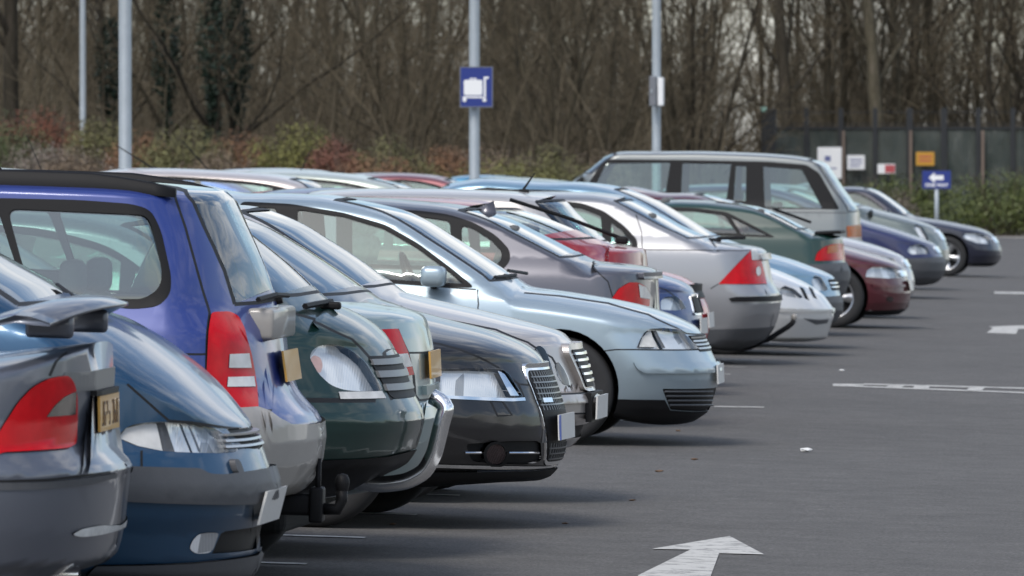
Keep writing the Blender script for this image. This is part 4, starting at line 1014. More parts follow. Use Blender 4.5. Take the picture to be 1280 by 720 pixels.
# 18 maroon car, nose out
P = paint('maroon_paint', (.085, .006, .014), .2)
c = cars['maroon'] = make_car(dict(label='maroon saloon with a black chin, front wheel showing past the green hatchback', group=GRP, paint=P, s=121, W=.86, L=4.48, H=1.42, type='saloon', end='front', yaw=1.2, fine=.045,
  tip=(1137, 372), prof=[(1090,394),(1120,393),(1130,388),(1136,378),(1137,366),(1135,356),(1132,345),(1128,335)],
  top=[(1118,328),(1100,321),(1080,315),(1055,308),(1030,303),(1005,298),(980,292),(950,276),(925,260),(905,250),(885,244),(860,241),(830,241)], g0=(985,294), D=.55, n=2.1, crown=.12, cn=2.2, belt=(.92, .95), uw_px=1044, wr=.32, ar=.36,
  regions=[('headlamp', [(1082,346),(1084,338),(1090,334),(1108,334),(1125,338),(1131,347),(1110,348)], 'reflector', dict(round=.012)),
           ('lower_bumper', [(1060,388),(1110,388),(1150,385),(1150,400),(1060,400)], 'black', dict(off=.004)), ('fog_lamp', [(1112+4.5*math.cos(a), 374+3.5*math.sin(a)) for a in np.linspace(0, 6, 12)], 'smoke', dict(off=.003)),
           ('bumper_strip', [(1090,356),(1115,357),(1150,354),(1150,357),(1115,360),(1090,359)], 'paint', dict(off=.016))],
  seams=[[(1030,320),(1070,324),(1100,330),(1126,338)], [(1070,350),(1083,348)]],
  fronts=[('grille', rect(-.36, .36, .55, .61), 'chrome', dict(off=.008, round=.02)), ('number_plate', rect(-.26, .26, .40, .51), 'whiteplate', dict(off=.016, th=.008, flat=1))]))

# 19 pale silver car nose beyond the maroon one
P = paint('pinkish_silver_paint', (.42, .40, .42), .55)
c = cars['pinksilver'] = make_car(dict(label='pale silver car nose just beyond the maroon saloon, in front of the off-roader', group=GRP, paint=P, s=113, W=.86, L=4.4, H=1.30, type='saloon', end='front', fine=.05,
  tip=(1142, 355), prof=[(1100,385),(1125,382),(1137,372),(1142,360),(1142,350),(1139,340),(1134,330),(1128,322)],
  top=[(1115,315),(1100,309),(1080,303),(1055,297),(1030,292),(1012,288)], D=.5, n=2.1, crown=.12, cn=2.2, belt=(.92, .95),
  regions=[('headlamp', [(1102,330),(1106,323),(1116,323),(1126,334),(1118,338)], 'reflector', dict(round=.01))],
  fronts=[('grille', rect(-.34, .34, .58, .66), 'chrome', dict(off=.012, round=.03))]))

# 20 big silver off-roader, tail out
P = paint('pewter_paint', (.215, .23, .225), .5)
c = cars['offroad'] = make_car(dict(label='tall pewter off-road estate with a dark band of windows, roof above all the others', cat='off-roader', group=GRP, paint=P, s=105, W=.92, L=4.7, H=1.82, type='estate', end='rear', fine=.05,
  tip=(1078, 330), prof=[(1045,365),(1065,358),(1076,345),(1078,330),(1076,318),(1074,305),(1073,285),(1071,266)],
  top=[(1062,250),(1050,234),(1038,216),(1028,204),(1015,199),(985,194),(940,191),(880,189),(820,189),(775,189),(757,192),(738,206),(716,225),(704,236)], topm=[], g0=(1072,267), belt=(1.16, 1.15), D=.3, n=2.6, crown=.10, Ds=(.14, .2), edge=.7, tumble=12, crown_roof=.06, sill=.35, wr=.37, skip=.4,
  regions=[('tail_lamp', [(1058,283),(1073,281),(1085,281),(1085,312),(1060,312)], 'amber', dict(off=.006)), ('reversing_lens', [(1058,297),(1085,296),(1085,312),(1060,312)], 'pale_lens', dict(off=.009))],
  seams=[[(845,206),(845,262),(850,300)], [(940,206),(942,262),(950,300)], [(750,262),(1060,266)]],
  wins=dict(outer=[(735,230),(753,203),(762,199),(860,200),(960,202),(1008,206),(1024,216),(1050,262),(940,261),(735,256)],
   panes=[[(746,228),(758,204),(838,203),(832,240),(746,236)], [(853,204),(914,205),(908,249),(851,246)], [(920,207),(933,208),(932,252),(917,251)], [(954,208),(1002,212),(1028,261),(956,259)]], round=.02)))

# 21 royal blue car with grey bumper
P = paint('royal_blue_paint', (.014, .019, .085), .2)
c = cars['royal'] = make_car(dict(label='royal blue car with a mid grey bumper and clear headlamp beyond the maroon saloon', group=GRP, paint=P, s=97, W=.86, L=4.3, H=1.42, type='hatch', end='front', fine=.05, yaw=1.0,
  tip=(1180, 335), prof=[(1145,356),(1165,354),(1176,347),(1180,338),(1180,328),(1177,320),(1172,312),(1168,306)],
  top=[(1158,301),(1140,294),(1120,287),(1100,281),(1082,276),(1066,270)], D=.5, n=2.1, crown=.12, cn=2.2, belt=(.92, .95),
  regions=[('headlamp', [(1134,314),(1138,307),(1150,305),(1160,310),(1162,317),(1140,318)], 'reflector', dict(round=.01)), ('bumper', [(1066,322),(1140,323),(1165,322),(1200,320),(1200,360),(1066,360)], 'greyplastic', dict(off=.012))],
  fronts=[('grille', rect(-.34, .34, .60, .68), 'chrome', dict(off=.012, round=.03))]))

# 22 grey green car with bright lamp
P = paint('grey_green_paint', (.16, .19, .18), .5)
c = cars['greygreen'] = make_car(dict(label='grey green car with upright headlamp between the royal blue and the navy car', group=GRP, paint=P, s=90, W=.84, L=4.1, H=1.42, type='hatch', end='front', fine=.05,
  tip=(1186, 318), prof=[(1150,350),(1170,348),(1180,338),(1186,325),(1185,312),(1181,302),(1175,292),(1168,285)],
  top=[(1155,279),(1138,273),(1120,268),(1100,263),(1082,258)], D=.5, n=2.0, crown=.12, cn=2.2, belt=(.95, .97),
  regions=[('headlamp', [(1142,283),(1146,280),(1152,283),(1160,297),(1161,302),(1152,300)], 'reflector', dict(round=.01))],
  fronts=[('grille', rect(-.34, .34, .70, .84), 'chrome', dict(off=.012, round=.03))]))

# 23 navy saloon at the far end
P = paint('navy_paint', (.010, .013, .032), .15)
c = cars['navy'] = make_car(dict(label='navy saloon at the far end of the row, nose and wheel clear', group=GRP, paint=P, s=79, W=.86, L=4.6, H=1.44, type='saloon', end='front', fine=.05, yaw=1.2,
  tip=(1251, 318), prof=[(1215,333),(1235,333),(1247,328),(1251,320),(1251,313),(1249,307),(1245,300),(1240,294)],
  top=[(1232,289),(1218,284),(1200,280),(1180,276),(1160,273),(1142,270),(1125,258),(1108,246),(1094,238),(1080,234),(1062,233),(1040,234)], g0=(1143,271), D=.5, n=2.1, crown=.12, cn=2.2, belt=(.92, .95), uw_px=1181, wr=.32, ar=.355,
  regions=[('headlamp', [(1204,297),(1207,292),(1222,292),(1236,297),(1240,305),(1222,304)], 'reflector', dict(round=.01)), ('lower_bumper', [(1190,331),(1225,331),(1260,326),(1260,340),(1190,340)], 'black', dict(off=.004))],
  fronts=[('grille', rect(-.36, .36, .55, .64), 'chrome', dict(off=.008, round=.03))]))
# ------------------------------------------------------------------ second row of cars, nose to nose with the first
GRP2 = 'cars parked in the row behind'
def paint2(nm, col, m=.4): return paint(nm, col, m)
row2 = [
 (141, 'saloon', 1.47, 'front', 'snow_white_paint', (.70,.71,.70), 'white saloon roof in the row behind, leftmost past the violet estate roof rails', -7.9),
 (133, 'estate', 1.50, 'rear', 'shell_silver_paint', (.55,.50,.48), 'long pinkish silver estate roof behind the nearest lamp post', -7.7),
 (126, 'hatch', 1.45, 'front', 'cobalt_paint', (.03,.11,.50), 'bright cobalt blue car roof in the row behind, above the violet estate tail', -7.25),
 (119, 'hatch', 1.50, 'rear', 'mint_silver_paint', (.50,.55,.50), 'pale mint silver roof in the row behind, next to the cobalt car', -7.6),
 (112, 'saloon', 1.45, 'rear', 'steel_paint', (.42,.44,.46), 'steel silver roof arching over dark windows behind the pale ice blue saloon', -7.6),
 (106, 'hatch', 1.50, 'front', 'bright_silver_paint', (.55,.56,.57), 'bright silver roof in the row behind with a stub aerial', -7.8),
 (100, 'saloon', 1.47, 'rear', 'wine_paint', (.22,.07,.08), 'wine red roof in the row behind, seen left of the trolley sign post', -7.7),
 (94, 'hatch', 1.46, 'front', 'smoke_silver_paint', (.46,.47,.48), 'smoke silver roof in the row behind at the foot of the trolley sign post', -7.6),
 (88, 'hatch', 1.43, 'rear', 'sage_paint', (.35,.42,.36), 'sage green roof in the row behind, just right of the trolley sign post', -7.7),
 (83, 'saloon', 1.44, 'front', 'azure_paint', (.06,.25,.42), 'azure blue roof in the row behind, farthest before the off-roader', -7.6),
]
for i, (s_, ty, H_, en, pn_, col, lab_, X_) in enumerate(row2):
    cc = make_car(dict(label=lab_, group=GRP2, paint=paint2(pn_, col), s=s_, W=.86, L=4.3 if ty == 'hatch' else 4.55, H=H_-.02, belt=(.99, 1.02), type=ty, end=en, tip=(1458+X_*s_, 400), fine=.09, vis=0, yaw=random.uniform(-1, 1)))
    if i in (1, 3):        # long whip aerials
        bx, by, tx, ty_ = ((192, 229, 146, 182), (271, 225, 227, 175))[i > 1]; p0 = cc.root.matrix_basis.inverted() @ at(bx, by, F/s_+.86); p1 = cc.root.matrix_basis.inverted() @ at(tx, ty_, F/s_+.86)
        p0.z = float(cc.zt(np.clip(cc.L/2-p0.x, .3, cc.L-.3)))-.01; a_ = MB(); a_.rbox(p0, (.06, .04, .04), .01); a_.tube([p0, p1], [.009, .005], 6); a_.build('aerial', [M['black']], cc.root)
    if i in (0, 4, 6):
        x = random.uniform(-.5, .2); zz = float(cc.zt(cc.L/2-x)); a_ = MB(); a_.rbox((x, 0, zz+.01), (.07, .04, .03), .01); a_.tube([(x, 0, zz), (x-.16*(1 if en == 'front' else -1), 0, zz+.34)], [.007, .003], 6); a_.build('aerial', [M['black']], cc.root)

# ------------------------------------------------------------------ ground
def asphalt():
    m, nt, b = mat('asphalt')
    tc = N(nt, 'ShaderNodeTexCoord')
    def noise(sc_, det=4., ro=.6, dist=0.):
        n = N(nt, 'ShaderNodeTexNoise', Scale=sc_, Detail=det, Roughness=ro, Distortion=dist); nt.links.new(tc.outputs['Object'], n.inputs['Vector']); return n
    big = noise(.35, 6., .65, .6); mid = noise(3.2, 6., .7); fine = noise(70., 4., .75); speck = N(nt, 'ShaderNodeTexVoronoi', Scale=70.); nt.links.new(tc.outputs['Object'], speck.inputs['Vector'])
    cr = N(nt, 'ShaderNodeValToRGB'); e = cr.color_ramp.elements; e[0].position = .36; e[0].color = (.083, .080, .077, 1); e[1].position = .64; e[1].color = (.130, .125, .120, 1)
    ad = N(nt, 'ShaderNodeMath', operation='MULTIPLY_ADD'); ad.inputs[1].default_value = .5; nt.links.new(mid.outputs['Fac'], ad.inputs[0])
    mm_ = noise(17., 5., .7); av = N(nt, 'ShaderNodeMath', operation='ADD'); nt.links.new(big.outputs['Fac'], av.inputs[0]); nt.links.new(mm_.outputs['Fac'], av.inputs[1]); hf = N(nt, 'ShaderNodeMath', operation='MULTIPLY'); hf.inputs[1].default_value = .25; nt.links.new(av.outputs[0], hf.inputs[0]); nt.links.new(hf.outputs[0], ad.inputs[2]); nt.links.new(ad.outputs[0], cr.inputs[0])
    fr = N(nt, 'ShaderNodeMapRange'); fr.inputs[1].default_value = .3; fr.inputs[2].default_value = .7; fr.inputs[3].default_value = .40; fr.inputs[4].default_value = 1.62; nt.links.new(fine.outputs['Fac'], fr.inputs[0])
    mu = N(nt, 'ShaderNodeMix', data_type='RGBA', blend_type='MULTIPLY'); mu.inputs[0].default_value = 1; nt.links.new(cr.outputs[0], mu.inputs[6]); nt.links.new(fr.outputs[0], mu.inputs[7])
    # pale flecks: gum, grit and droppings
    vo = N(nt, 'ShaderNodeTexVoronoi', Scale=2.6); nt.links.new(tc.outputs['Object'], vo.inputs['Vector'])
    lt = N(nt, 'ShaderNodeMath', operation='LESS_THAN'); lt.inputs[1].default_value = .045; nt.links.new(vo.outputs['Distance'], lt.inputs[0])
    sep = N(nt, 'ShaderNodeSeparateColor'); nt.links.new(vo.outputs['Color'], sep.inputs[0])
    gt = N(nt, 'ShaderNodeMath', operation='GREATER_THAN'); gt.inputs[1].default_value = .55; nt.links.new(sep.outputs[0], gt.inputs[0])
    ml = N(nt, 'ShaderNodeMath', operation='MULTIPLY'); nt.links.new(lt.outputs[0], ml.inputs[0]); nt.links.new(gt.outputs[0], ml.inputs[1])
    ml2 = N(nt, 'ShaderNodeMath', operation='MULTIPLY'); ml2.inputs[1].default_value = .6; nt.links.new(ml.outputs[0], ml2.inputs[0])
    m2 = N(nt, 'ShaderNodeMix', data_type='RGBA'); nt.links.new(ml2.outputs[0], m2.inputs[0]); nt.links.new(mu.outputs[2], m2.inputs[6]); m2.inputs[7].default_value = (.26, .25, .23, 1)
    nt.links.new(m2.outputs[2], b.inputs['Base Color']); b.inputs['Roughness'].default_value = .88; b.inputs['Specular IOR Level'].default_value = .25
    bp = N(nt, 'ShaderNodeBump', Strength=.5, Distance=.006); nt.links.new(fine.outputs['Fac'], bp.inputs['Height']); nt.links.new(bp.outputs['Normal'], b.inputs['Normal'])
    return m
M['asphalt'] = asphalt()
xs_ = [-900, -400, -120, -60, -40, -30, -20, -12, -8, -4, -3, 0, 6, 12, 40, 120, 400]; ys_ = [-300, -60, 0, 20, 40, 60, 80, 100, 130, 160, 200, 230, 300, 500, 1000, 2200]
mb = MB()
for y in ys_:
    for x in xs_: mb.v.append((x, y, ground(x)))
nx = len(xs_)
for j in range(len(ys_)-1):
    for i in range(nx-1): mb.f.append((j*nx+i, j*nx+i+1, (j+1)*nx+i+1, (j+1)*nx+i)); mb.m.append(0)
tag(mb.build('ground', [M['asphalt']]), kind='structure')
# painted marks, worn
def road_paint():
    m, nt, b = mat('road_paint'); tc = N(nt, 'ShaderNodeTexCoord')
    n1 = N(nt, 'ShaderNodeTexNoise', Scale=9., Detail=8., Roughness=.75); nt.links.new(tc.outputs['Object'], n1.inputs['Vector'])
    cr = N(nt, 'ShaderNodeValToRGB'); e = cr.color_ramp.elements; e[0].position = .36; e[0].color = (.13, .125, .12, 1); e[1].position = .50; e[1].color = (.52, .51, .48, 1)
    nt.links.new(n1.outputs['Fac'], cr.inputs[0]); nt.links.new(cr.outputs[0], b.inputs['Base Color']); b.inputs['Roughness'].default_value = .75; return m
M['roadpaint'] = road_paint()
def mark(name, polys):
    mb = MB()
    for pl in polys:
        # split along x so that the sheet follows the slope
        mb.add([(x, y, ground(x)+.004) for x, y in pl], [tuple(range(len(pl)))])
    bm = bmesh.new(); me = bpy.data.meshes.new(name); me.from_pydata(mb.v, [], mb.f); bm.from_mesh(me); bmesh.ops.triangulate(bm, faces=bm.faces[:]); bm.normal_update()
    for f in bm.faces:
        if f.normal.z < 0: f.normal_flip()
    bm.to_mesh(me); bm.free(); me.materials.append(M['roadpaint']); o = bpy.data.objects.new(name, me); COL.objects.link(o)
    return tag(o, kind='structure')
def gp(px, py): q = on_ground(px, py); return (q.x, q.y)
Y_ = 24.5
bays = [29.35, 31.75, 34.1, 36.45, 38.7]+[38.7+2.42*k for k in range(1, 42)]
for i, y in enumerate(bays):
    xe = -3.42
    mark('bay_line', [[(xe-4.9, y-.05), (xe, y-.05), (xe, y+.05), (xe-4.9, y+.05)]])
mark('lane_arrow', [[gp(912,671), gp(955,694), gp(899,692.5), gp(888,722), gp(866,790), gp(760,790), gp(798,720), gp(863,688), gp(815,687)]])
mark('lane_arrow', [[gp(1233,416.5), gp(1241,410.8), gp(1236,408.6), gp(1262,407.6), gp(1300,406.5), gp(1300,411), gp(1273,411.6), gp(1270,417.8)]])
def strip(p, q, w): return [gp(p[0], p[1]-w), gp(q[0], q[1]-w), gp(q[0], q[1]+w), gp(p[0], p[1]+w)]
mark('lane_marking', [strip((1041,481), (1080,481.4), .8), strip((1080,480.6), (1400,489), .7), strip((1041,482.2), (1080,483.6), .8), strip((1080,483.8), (1400,496), .7)])
mark('lane_marking', [[gp(1112,481.6), gp(1132,482), gp(1126,485.4), gp(1106,484.9)], [gp(1144,482.6), gp(1163,483), gp(1160,486.4), gp(1140,486)], [gp(1212,485), gp(1231,485.4), gp(1226,489.3), gp(1207,488.6)]])
mark('lane_marking', [strip((1243,366), (1330,367.5), 1.2)])
mark('lane_marking', [strip((893,508.8), (955,509.6), .55)])

# ------------------------------------------------------------------ litter and leaves
M['paper'] = simple('paper', (.72, .72, .70), .8)
M['leaf'] = simple('dead_leaf', (.12, .07, .04), .8, noise=.4, nscale=40)
def crumple(name, px, py, size, m, label, cat, flat=.35, group=None):
    q = on_ground(px, py); bm = bmesh.new(); bmesh.ops.create_icosphere(bm, subdivisions=2, radius=size)
    for v in bm.verts: v.co = Vector((v.co.x*random.uniform(.7, 1.25), v.co.y*random.uniform(.7, 1.25), v.co.z*flat*random.uniform(.5, 1.4)+size*flat))
    me = bpy.data.meshes.new(name); bm.to_mesh(me); bm.free(); me.materials.append(M[m]); o = bpy.data.objects.new(name, me); COL.objects.link(o); o.location = q
    return tag(o, label, cat, group)
crumple('litter', 1008, 565, .035, 'paper', 'crumpled white paper scrap lying alone on the open lane', 'litter')
crumple('litter', 1052, 464, .022, 'paper', 'small white paper scrap beyond the outlined lane marking', 'litter')
for px, py in ((848,539),(491,656),(790,626),(706,655),(824,590),(868,575)):
    crumple('dead_leaf', px, py, random.uniform(.014, .024), 'leaf', 'small brown dead leaf on the asphalt', 'leaf', .25, 'dead leaves on the asphalt')
# ------------------------------------------------------------------ lamp posts and signs
M['galv'] = simple('galvanised_steel', (.36, .40, .43), .5, .35, noise=.15, nscale=6)
M['signblue'] = simple('sign_blue', (.012, .03, .20), .4, noise=.06)
M['signwhite'] = simple('sign_white', (.78, .79, .80), .45)
M['greypaint'] = simple('grey_paint', (.16, .17, .19), .5)
def lamp_post(px, Y, dia, label, h=8.5):
    b_ = at(px, 224, Y); g = ground(b_.x); e = empty('lamp_post', (b_.x, Y, g)); tag(e, label, 'lamp post', 'lamp posts of the car park')
    r = dia/2; m = MB(); m.lathe([(.16, 0), (.16, .03), (r*1.25, .03), (r*1.25, 1.1), (r, 1.16), (r, 4), (r*.86, h-.1), (r*.86, h)], 24, 'z'); m.build('post', [M['galv']], e, True)
    d = MB(); d.rbox((r*1.25, 0, .65), (.02, .09, .4), .008); d.build('access_door', [M['galv']], e)
    a = MB(); a.tube([(0, 0, h-.05), (.3, 0, h+.1), (.8, 0, h+.18)], .035, 10); a.rbox((1.1, 0, h+.18), (.65, .26, .12), .04); a.build('lamp_head', [M['greypaint']], e)
    return e
lamp_post(156.5, 90, .145, 'thick grey lamp post rising in front of the shrubs, nearest the camera')
lamp_post(103.5, 191, .14, 'thin grey lamp post standing far off behind the shrubs near the ivy trees')
p3 = lamp_post(593, 112, .145, 'grey lamp post carrying the blue trolley sign')
p4 = lamp_post(820.5, 133, .145, 'grey lamp post with a switch box, rising behind the tall off-roader')
def flat(mb, pts, y, mi, t=.006):
    n = len(pts); mb.v += [(x, y, z) for x, z in pts]+[(x, y+t, z) for x, z in pts]; b = len(mb.v)-2*n
    mb.f += [tuple(b+i for i in range(n)), tuple(b+n+i for i in range(n-1, -1, -1))]+[(b+i, b+(i+1) % n, b+n+(i+1) % n, b+n+i) for i in range(n)]; mb.m += [mi]*(n+2)
def disc(cx, cz, r, n=16): return [(cx+r*math.cos(2*math.pi*k/n), cz+r*math.sin(2*math.pi*k/n)) for k in range(n)]
def rr(x0, x1, z0, z1, r=.02): return rounded([(x0, z0), (x1, z0), (x1, z1), (x0, z1)], r)
# trolley sign
a = at(573, 134, 111.6); b = at(614.5, 83, 111.6); w_, h_ = b.x-a.x, b.z-a.z
e = empty('trolley_sign', ((a.x+b.x)/2, 111.82, a.z)); tag(e, 'blue square sign with a white luggage trolley symbol, fixed to a lamp post', 'sign')
m = MB(); m.rbox((0, 0, h_/2), (w_, .018, h_), .006); m.build('sign_panel', [M['signblue']], e)
m = MB()
for x0, x1, z0, z1 in ((-w_/2, w_/2, 0, .012), (-w_/2, w_/2, h_-.012, h_), (-w_/2, -w_/2+.012, .012, h_-.012), (w_/2-.012, w_/2, .012, h_-.012)): flat(m, [(x0, z0), (x1, z0), (x1, z1), (x0, z1)], -.0125, 0, .003)
m.build('sign_border', [M['greypaint']], e)
m = MB(); y = -.013
flat(m, rr(-.175, .085, .17, .385, .03), y, 0, .004)                       # suitcase
flat(m, [(-.09, .385), (-.09, .41), (0, .41), (0, .385), (-.02, .385), (-.02, .395), (-.07, .395), (-.07, .385)], y, 0, .004)
flat(m, [(.105, .14), (.135, .14), (.135, .40), (.175, .40), (.175, .43), (.105, .43)], y, 0, .004)   # handle
flat(m, [(-.19, .13), (.10, .13), (.10, .155), (-.19, .155)], y, 0, .004)
flat(m, disc(-.165, .105, .028), y-.001, 0, .004); flat(m, disc(.115, .105, .028), y-.001, 0, .004)
m.build('trolley_symbol', [M['signwhite']], e)
m = MB(); m.rbox((0, .06, h_*.3), (.2, .05, .05), .01); m.rbox((0, .06, h_*.75), (.2, .05, .05), .01); m.build('bracket', [M['galv']], e)
# boxes on the fourth post
a = at(812, 133, 132.7); b = at(821, 95, 132.7)
e = empty('switch_box', ((a.x+b.x)/2, 132.7, a.z)); tag(e, 'narrow dark grey switch box strapped to the lamp post behind the off-roader', 'switch box')
m = MB(); m.rbox((0, 0, (b.z-a.z)/2), (b.x-a.x, .2, b.z-a.z), .02); m.build('box', [M['greypaint']], e); m = MB(); m.rbox((-.02, -.11, (b.z-a.z)/2), (.03, .02, .06), .005); m.build('latch', [M['galv']], e)
a = at(823, 132, 132.8); b = at(829.5, 97, 132.8)
e = empty('notice_board', ((a.x+b.x)/2, 132.8, a.z)); tag(e, 'white notice seen edge on, right of the switch box on the lamp post', 'notice')
m = MB(); m.rbox((0, 0, (b.z-a.z)/2), (b.x-a.x, .34, b.z-a.z), .008); m.build('panel', [M['signwhite']], e); m = MB(); m.rbox((-.05, .05, (b.z-a.z)/2), (.03, .05, .08), .005); m.build('bracket', [M['galv']], e)
# one way sign
Yo = 172; a = at(1153, 236, Yo); b = at(1188.5, 213.5, Yo); w_, h_ = b.x-a.x, b.z-a.z; cx = (a.x+b.x)/2
e = empty('one_way_sign', (cx, Yo, ground(cx))); tag(e, 'small blue one way sign with a white left arrow on a short post', 'sign')
m = MB(); m.tube([(0, .05, 0), (0, .05, b.z-ground(cx)-.03)], .045, 12); m.build('post', [M['galv']], e, True)
z0 = a.z-ground(cx); m = MB(); m.rbox((0, 0, z0+h_/2), (w_, .02, h_), .006); m.build('sign_panel', [M['signblue']], e)
m = MB(); q = h_*.62
flat(m, [(-.17, z0+q), (-.04, z0+q+.115), (-.04, z0+q+.05), (.15, z0+q+.05), (.15, z0+q-.05), (-.04, z0+q-.05), (-.04, z0+q-.115)], -.014, 0, .003); m.build('arrow', [M['signwhite']], e)
def text(body, size, loc, m, parent, name, sx=1.0):
    cu = bpy.data.curves.new(name, 'FONT'); cu.body = body; cu.size = size; cu.align_x = 'CENTER'; cu.align_y = 'CENTER'; cu.extrude = .001; cu.offset = .003
    o = bpy.data.objects.new(name, cu); COL.objects.link(o); bpy.context.view_layer.update(); dg = bpy.context.evaluated_depsgraph_get(); me = bpy.data.meshes.new_from_object(o.evaluated_get(dg)); bpy.data.objects.remove(o)
    me.materials.clear(); me.materials.append(m); t = bpy.data.objects.new(name, me); COL.objects.link(t); t.parent = parent; t.location = loc; t.rotation_euler = (math.pi/2, 0, 0); t.scale = (sx, 1, 1); return t
text('ONE WAY', .105, (0, -.015, z0+h_*.2), M['signwhite'], e, 'lettering')

# ------------------------------------------------------------------ fence with notices on the right
Yf = 226; M['fenceblack'] = simple('fence_black', (.012, .014, .017), .5); M['timber'] = simple('timber_post', (.17, .13, .105), .8, noise=.3, nscale=6)
def net_mat():
    m = bpy.data.materials.new('green_netting'); m.use_nodes = True; nt = m.node_tree; nt.nodes.clear(); out = N(nt, 'ShaderNodeOutputMaterial'); mx = N(nt, 'ShaderNodeMixShader'); mx.inputs[0].default_value = .55
    tr = N(nt, 'ShaderNodeBsdfTransparent'); df = N(nt, 'ShaderNodeBsdfDiffuse'); tc = N(nt, 'ShaderNodeTexCoord'); nz = N(nt, 'ShaderNodeTexNoise', Scale=1.3, Detail=6.)
    cr = N(nt, 'ShaderNodeValToRGB'); e = cr.color_ramp.elements; e[0].position = .3; e[0].color = (.05, .066, .062, 1); e[1].position = .7; e[1].color = (.12, .138, .132, 1)
    nt.links.new(tc.outputs['Object'], nz.inputs[0]); nt.links.new(nz.outputs[0], cr.inputs[0]); nt.links.new(cr.outputs[0], df.inputs[0]); nt.links.new(tr.outputs[0], mx.inputs[1]); nt.links.new(df.outputs[0], mx.inputs[2]); nt.links.new(mx.outputs[0], out.inputs[0]); return m
M['net'] = net_mat()
L0 = at(968, 135, Yf); L1 = at(1340, 135, Yf); zt_ = L0.z; zr_ = at(1100, 160, Yf).z; gf = ground(L0.x)
e = empty('net_fence', (L0.x, Yf, gf)); tag(e, 'tall black court fence hung with dark green netting at the edge of the wood', 'fence')
Wf = L1.x-L0.x; hz = zt_-gf
m = MB(); m.box((Wf/2, .03, (zr_-gf)/2), (Wf, .01, zr_-gf-.02)); m.build('netting', [M['net']], e)
m = MB(); m.box((Wf/2, 0, zr_-gf), (Wf, .05, .07)); m.build('rail', [M['fenceblack']], e); m = MB(); m.box((Wf/2, 0, hz-.45), (Wf, .02, .02)); m.build('wire', [M['fenceblack']], e); m = MB(); m.box((Wf/2, 0, hz-.12), (Wf, .02, .02)); m.build('wire', [M['fenceblack']], e)
for px in range(1008, 1340, 43):
    x = at(px, 150, Yf).x-L0.x; m = MB(); m.box((x, -.03, hz/2), (.13 if px not in (1137, 1180) else .17, .11, hz)); m.build('fence_post', [M['fenceblack']], e)
for px in (1052, 1136, 1226, 1310):
    x = at(px, 150, Yf).x-L0.x; m = MB(); m.box((x+.06, -.14, (zr_-gf)/2), (.075, .08, zr_-gf-.15)); m.build('timber_post', [M['timber']], e)
a = at(952, 190, Yf-1); b = at(970, 136, Yf-1); e = empty('cabinet', ((a.x+b.x)/2, Yf-1, ground(a.x))); tag(e, 'tall black cabinet column with a small pale green lamp at the fence end', 'cabinet')
m = MB(); m.rbox((0, 0, (b.z-ground(a.x))/2), (b.x-a.x, .4, b.z-ground(a.x)), .03); m.build('column', [M['fenceblack']], e); M['palegreen'] = simple('pale_green_lamp', (.35, .62, .52), .3)
m = MB(); m.rbox((-.13, -.21, b.z-ground(a.x)-.02), (.16, .1, .14), .03); m.build('lamp', [M['palegreen']], e)
M['signyellow'] = simple('sign_yellow', (.50, .26, .025), .45, noise=.08); M['signred'] = simple('sign_red', (.42, .07, .08), .45); M['ink'] = simple('ink', (.12, .14, .3), .6)
def notice(name, x0, y0, x1, y1, mk, label, lines, ink='ink', dy=-.3, cat='notice', post=False):
    Y = Yf+dy; a = at(x0, y1, Y); b = at(x1, y0, Y); w, h = b.x-a.x, b.z-a.z; cx = (a.x+b.x)/2; e = empty(name, (cx, Y, a.z)); tag(e, label, cat)
    m = MB(); m.rbox((0, 0, h/2), (w, .03, h), .006); m.build('panel', [M[mk]], e)
    m = MB()
    for (fx0, fx1, fz0, fz1) in lines: flat(m, [(w*(fx0-.5), h*fz0), (w*(fx1-.5), h*fz0), (w*(fx1-.5), h*fz1), (w*(fx0-.5), h*fz1)], -.02, 0, .004)
    m.build('print', [M[ink]], e)
    if post:
        m = MB(); m.tube([(-w*.3, .05, -(a.z-ground(cx))), (-w*.3, .05, h*.7)], .03, 8); m.build('post', [M['galv']], e); m = MB(); m.tube([(w*.3, .05, -(a.z-ground(cx))), (w*.3, .05, h*.7)], .03, 8); m.build('post', [M['galv']], e)
notice('notice_board', 1022, 184, 1052, 223, 'signwhite', 'large white board standing in front of the netting fence, left of the other notices', [(.3, .55, .55, .72), (.2, .8, .3, .34)], dy=-3, cat='notice board', post=True)
notice('fence_notice', 1059, 194, 1081, 212, 'signwhite', 'small white notice on the netting fence between the board and the red one', [(.15, .85, .62, .72), (.15, .85, .4, .48), (.15, .7, .2, .28)])
notice('fence_notice', 1097, 205, 1119, 217, 'signwhite', 'small red and white notice on the netting fence, half behind the hedge', [(.42, .98, .1, .9)], 'signred')
notice('fence_notice', 1145, 190, 1168, 207, 'signyellow', 'orange yellow notice on the netting fence', [(.15, .85, .6, .72), (.15, .85, .3, .42)], 'signred')

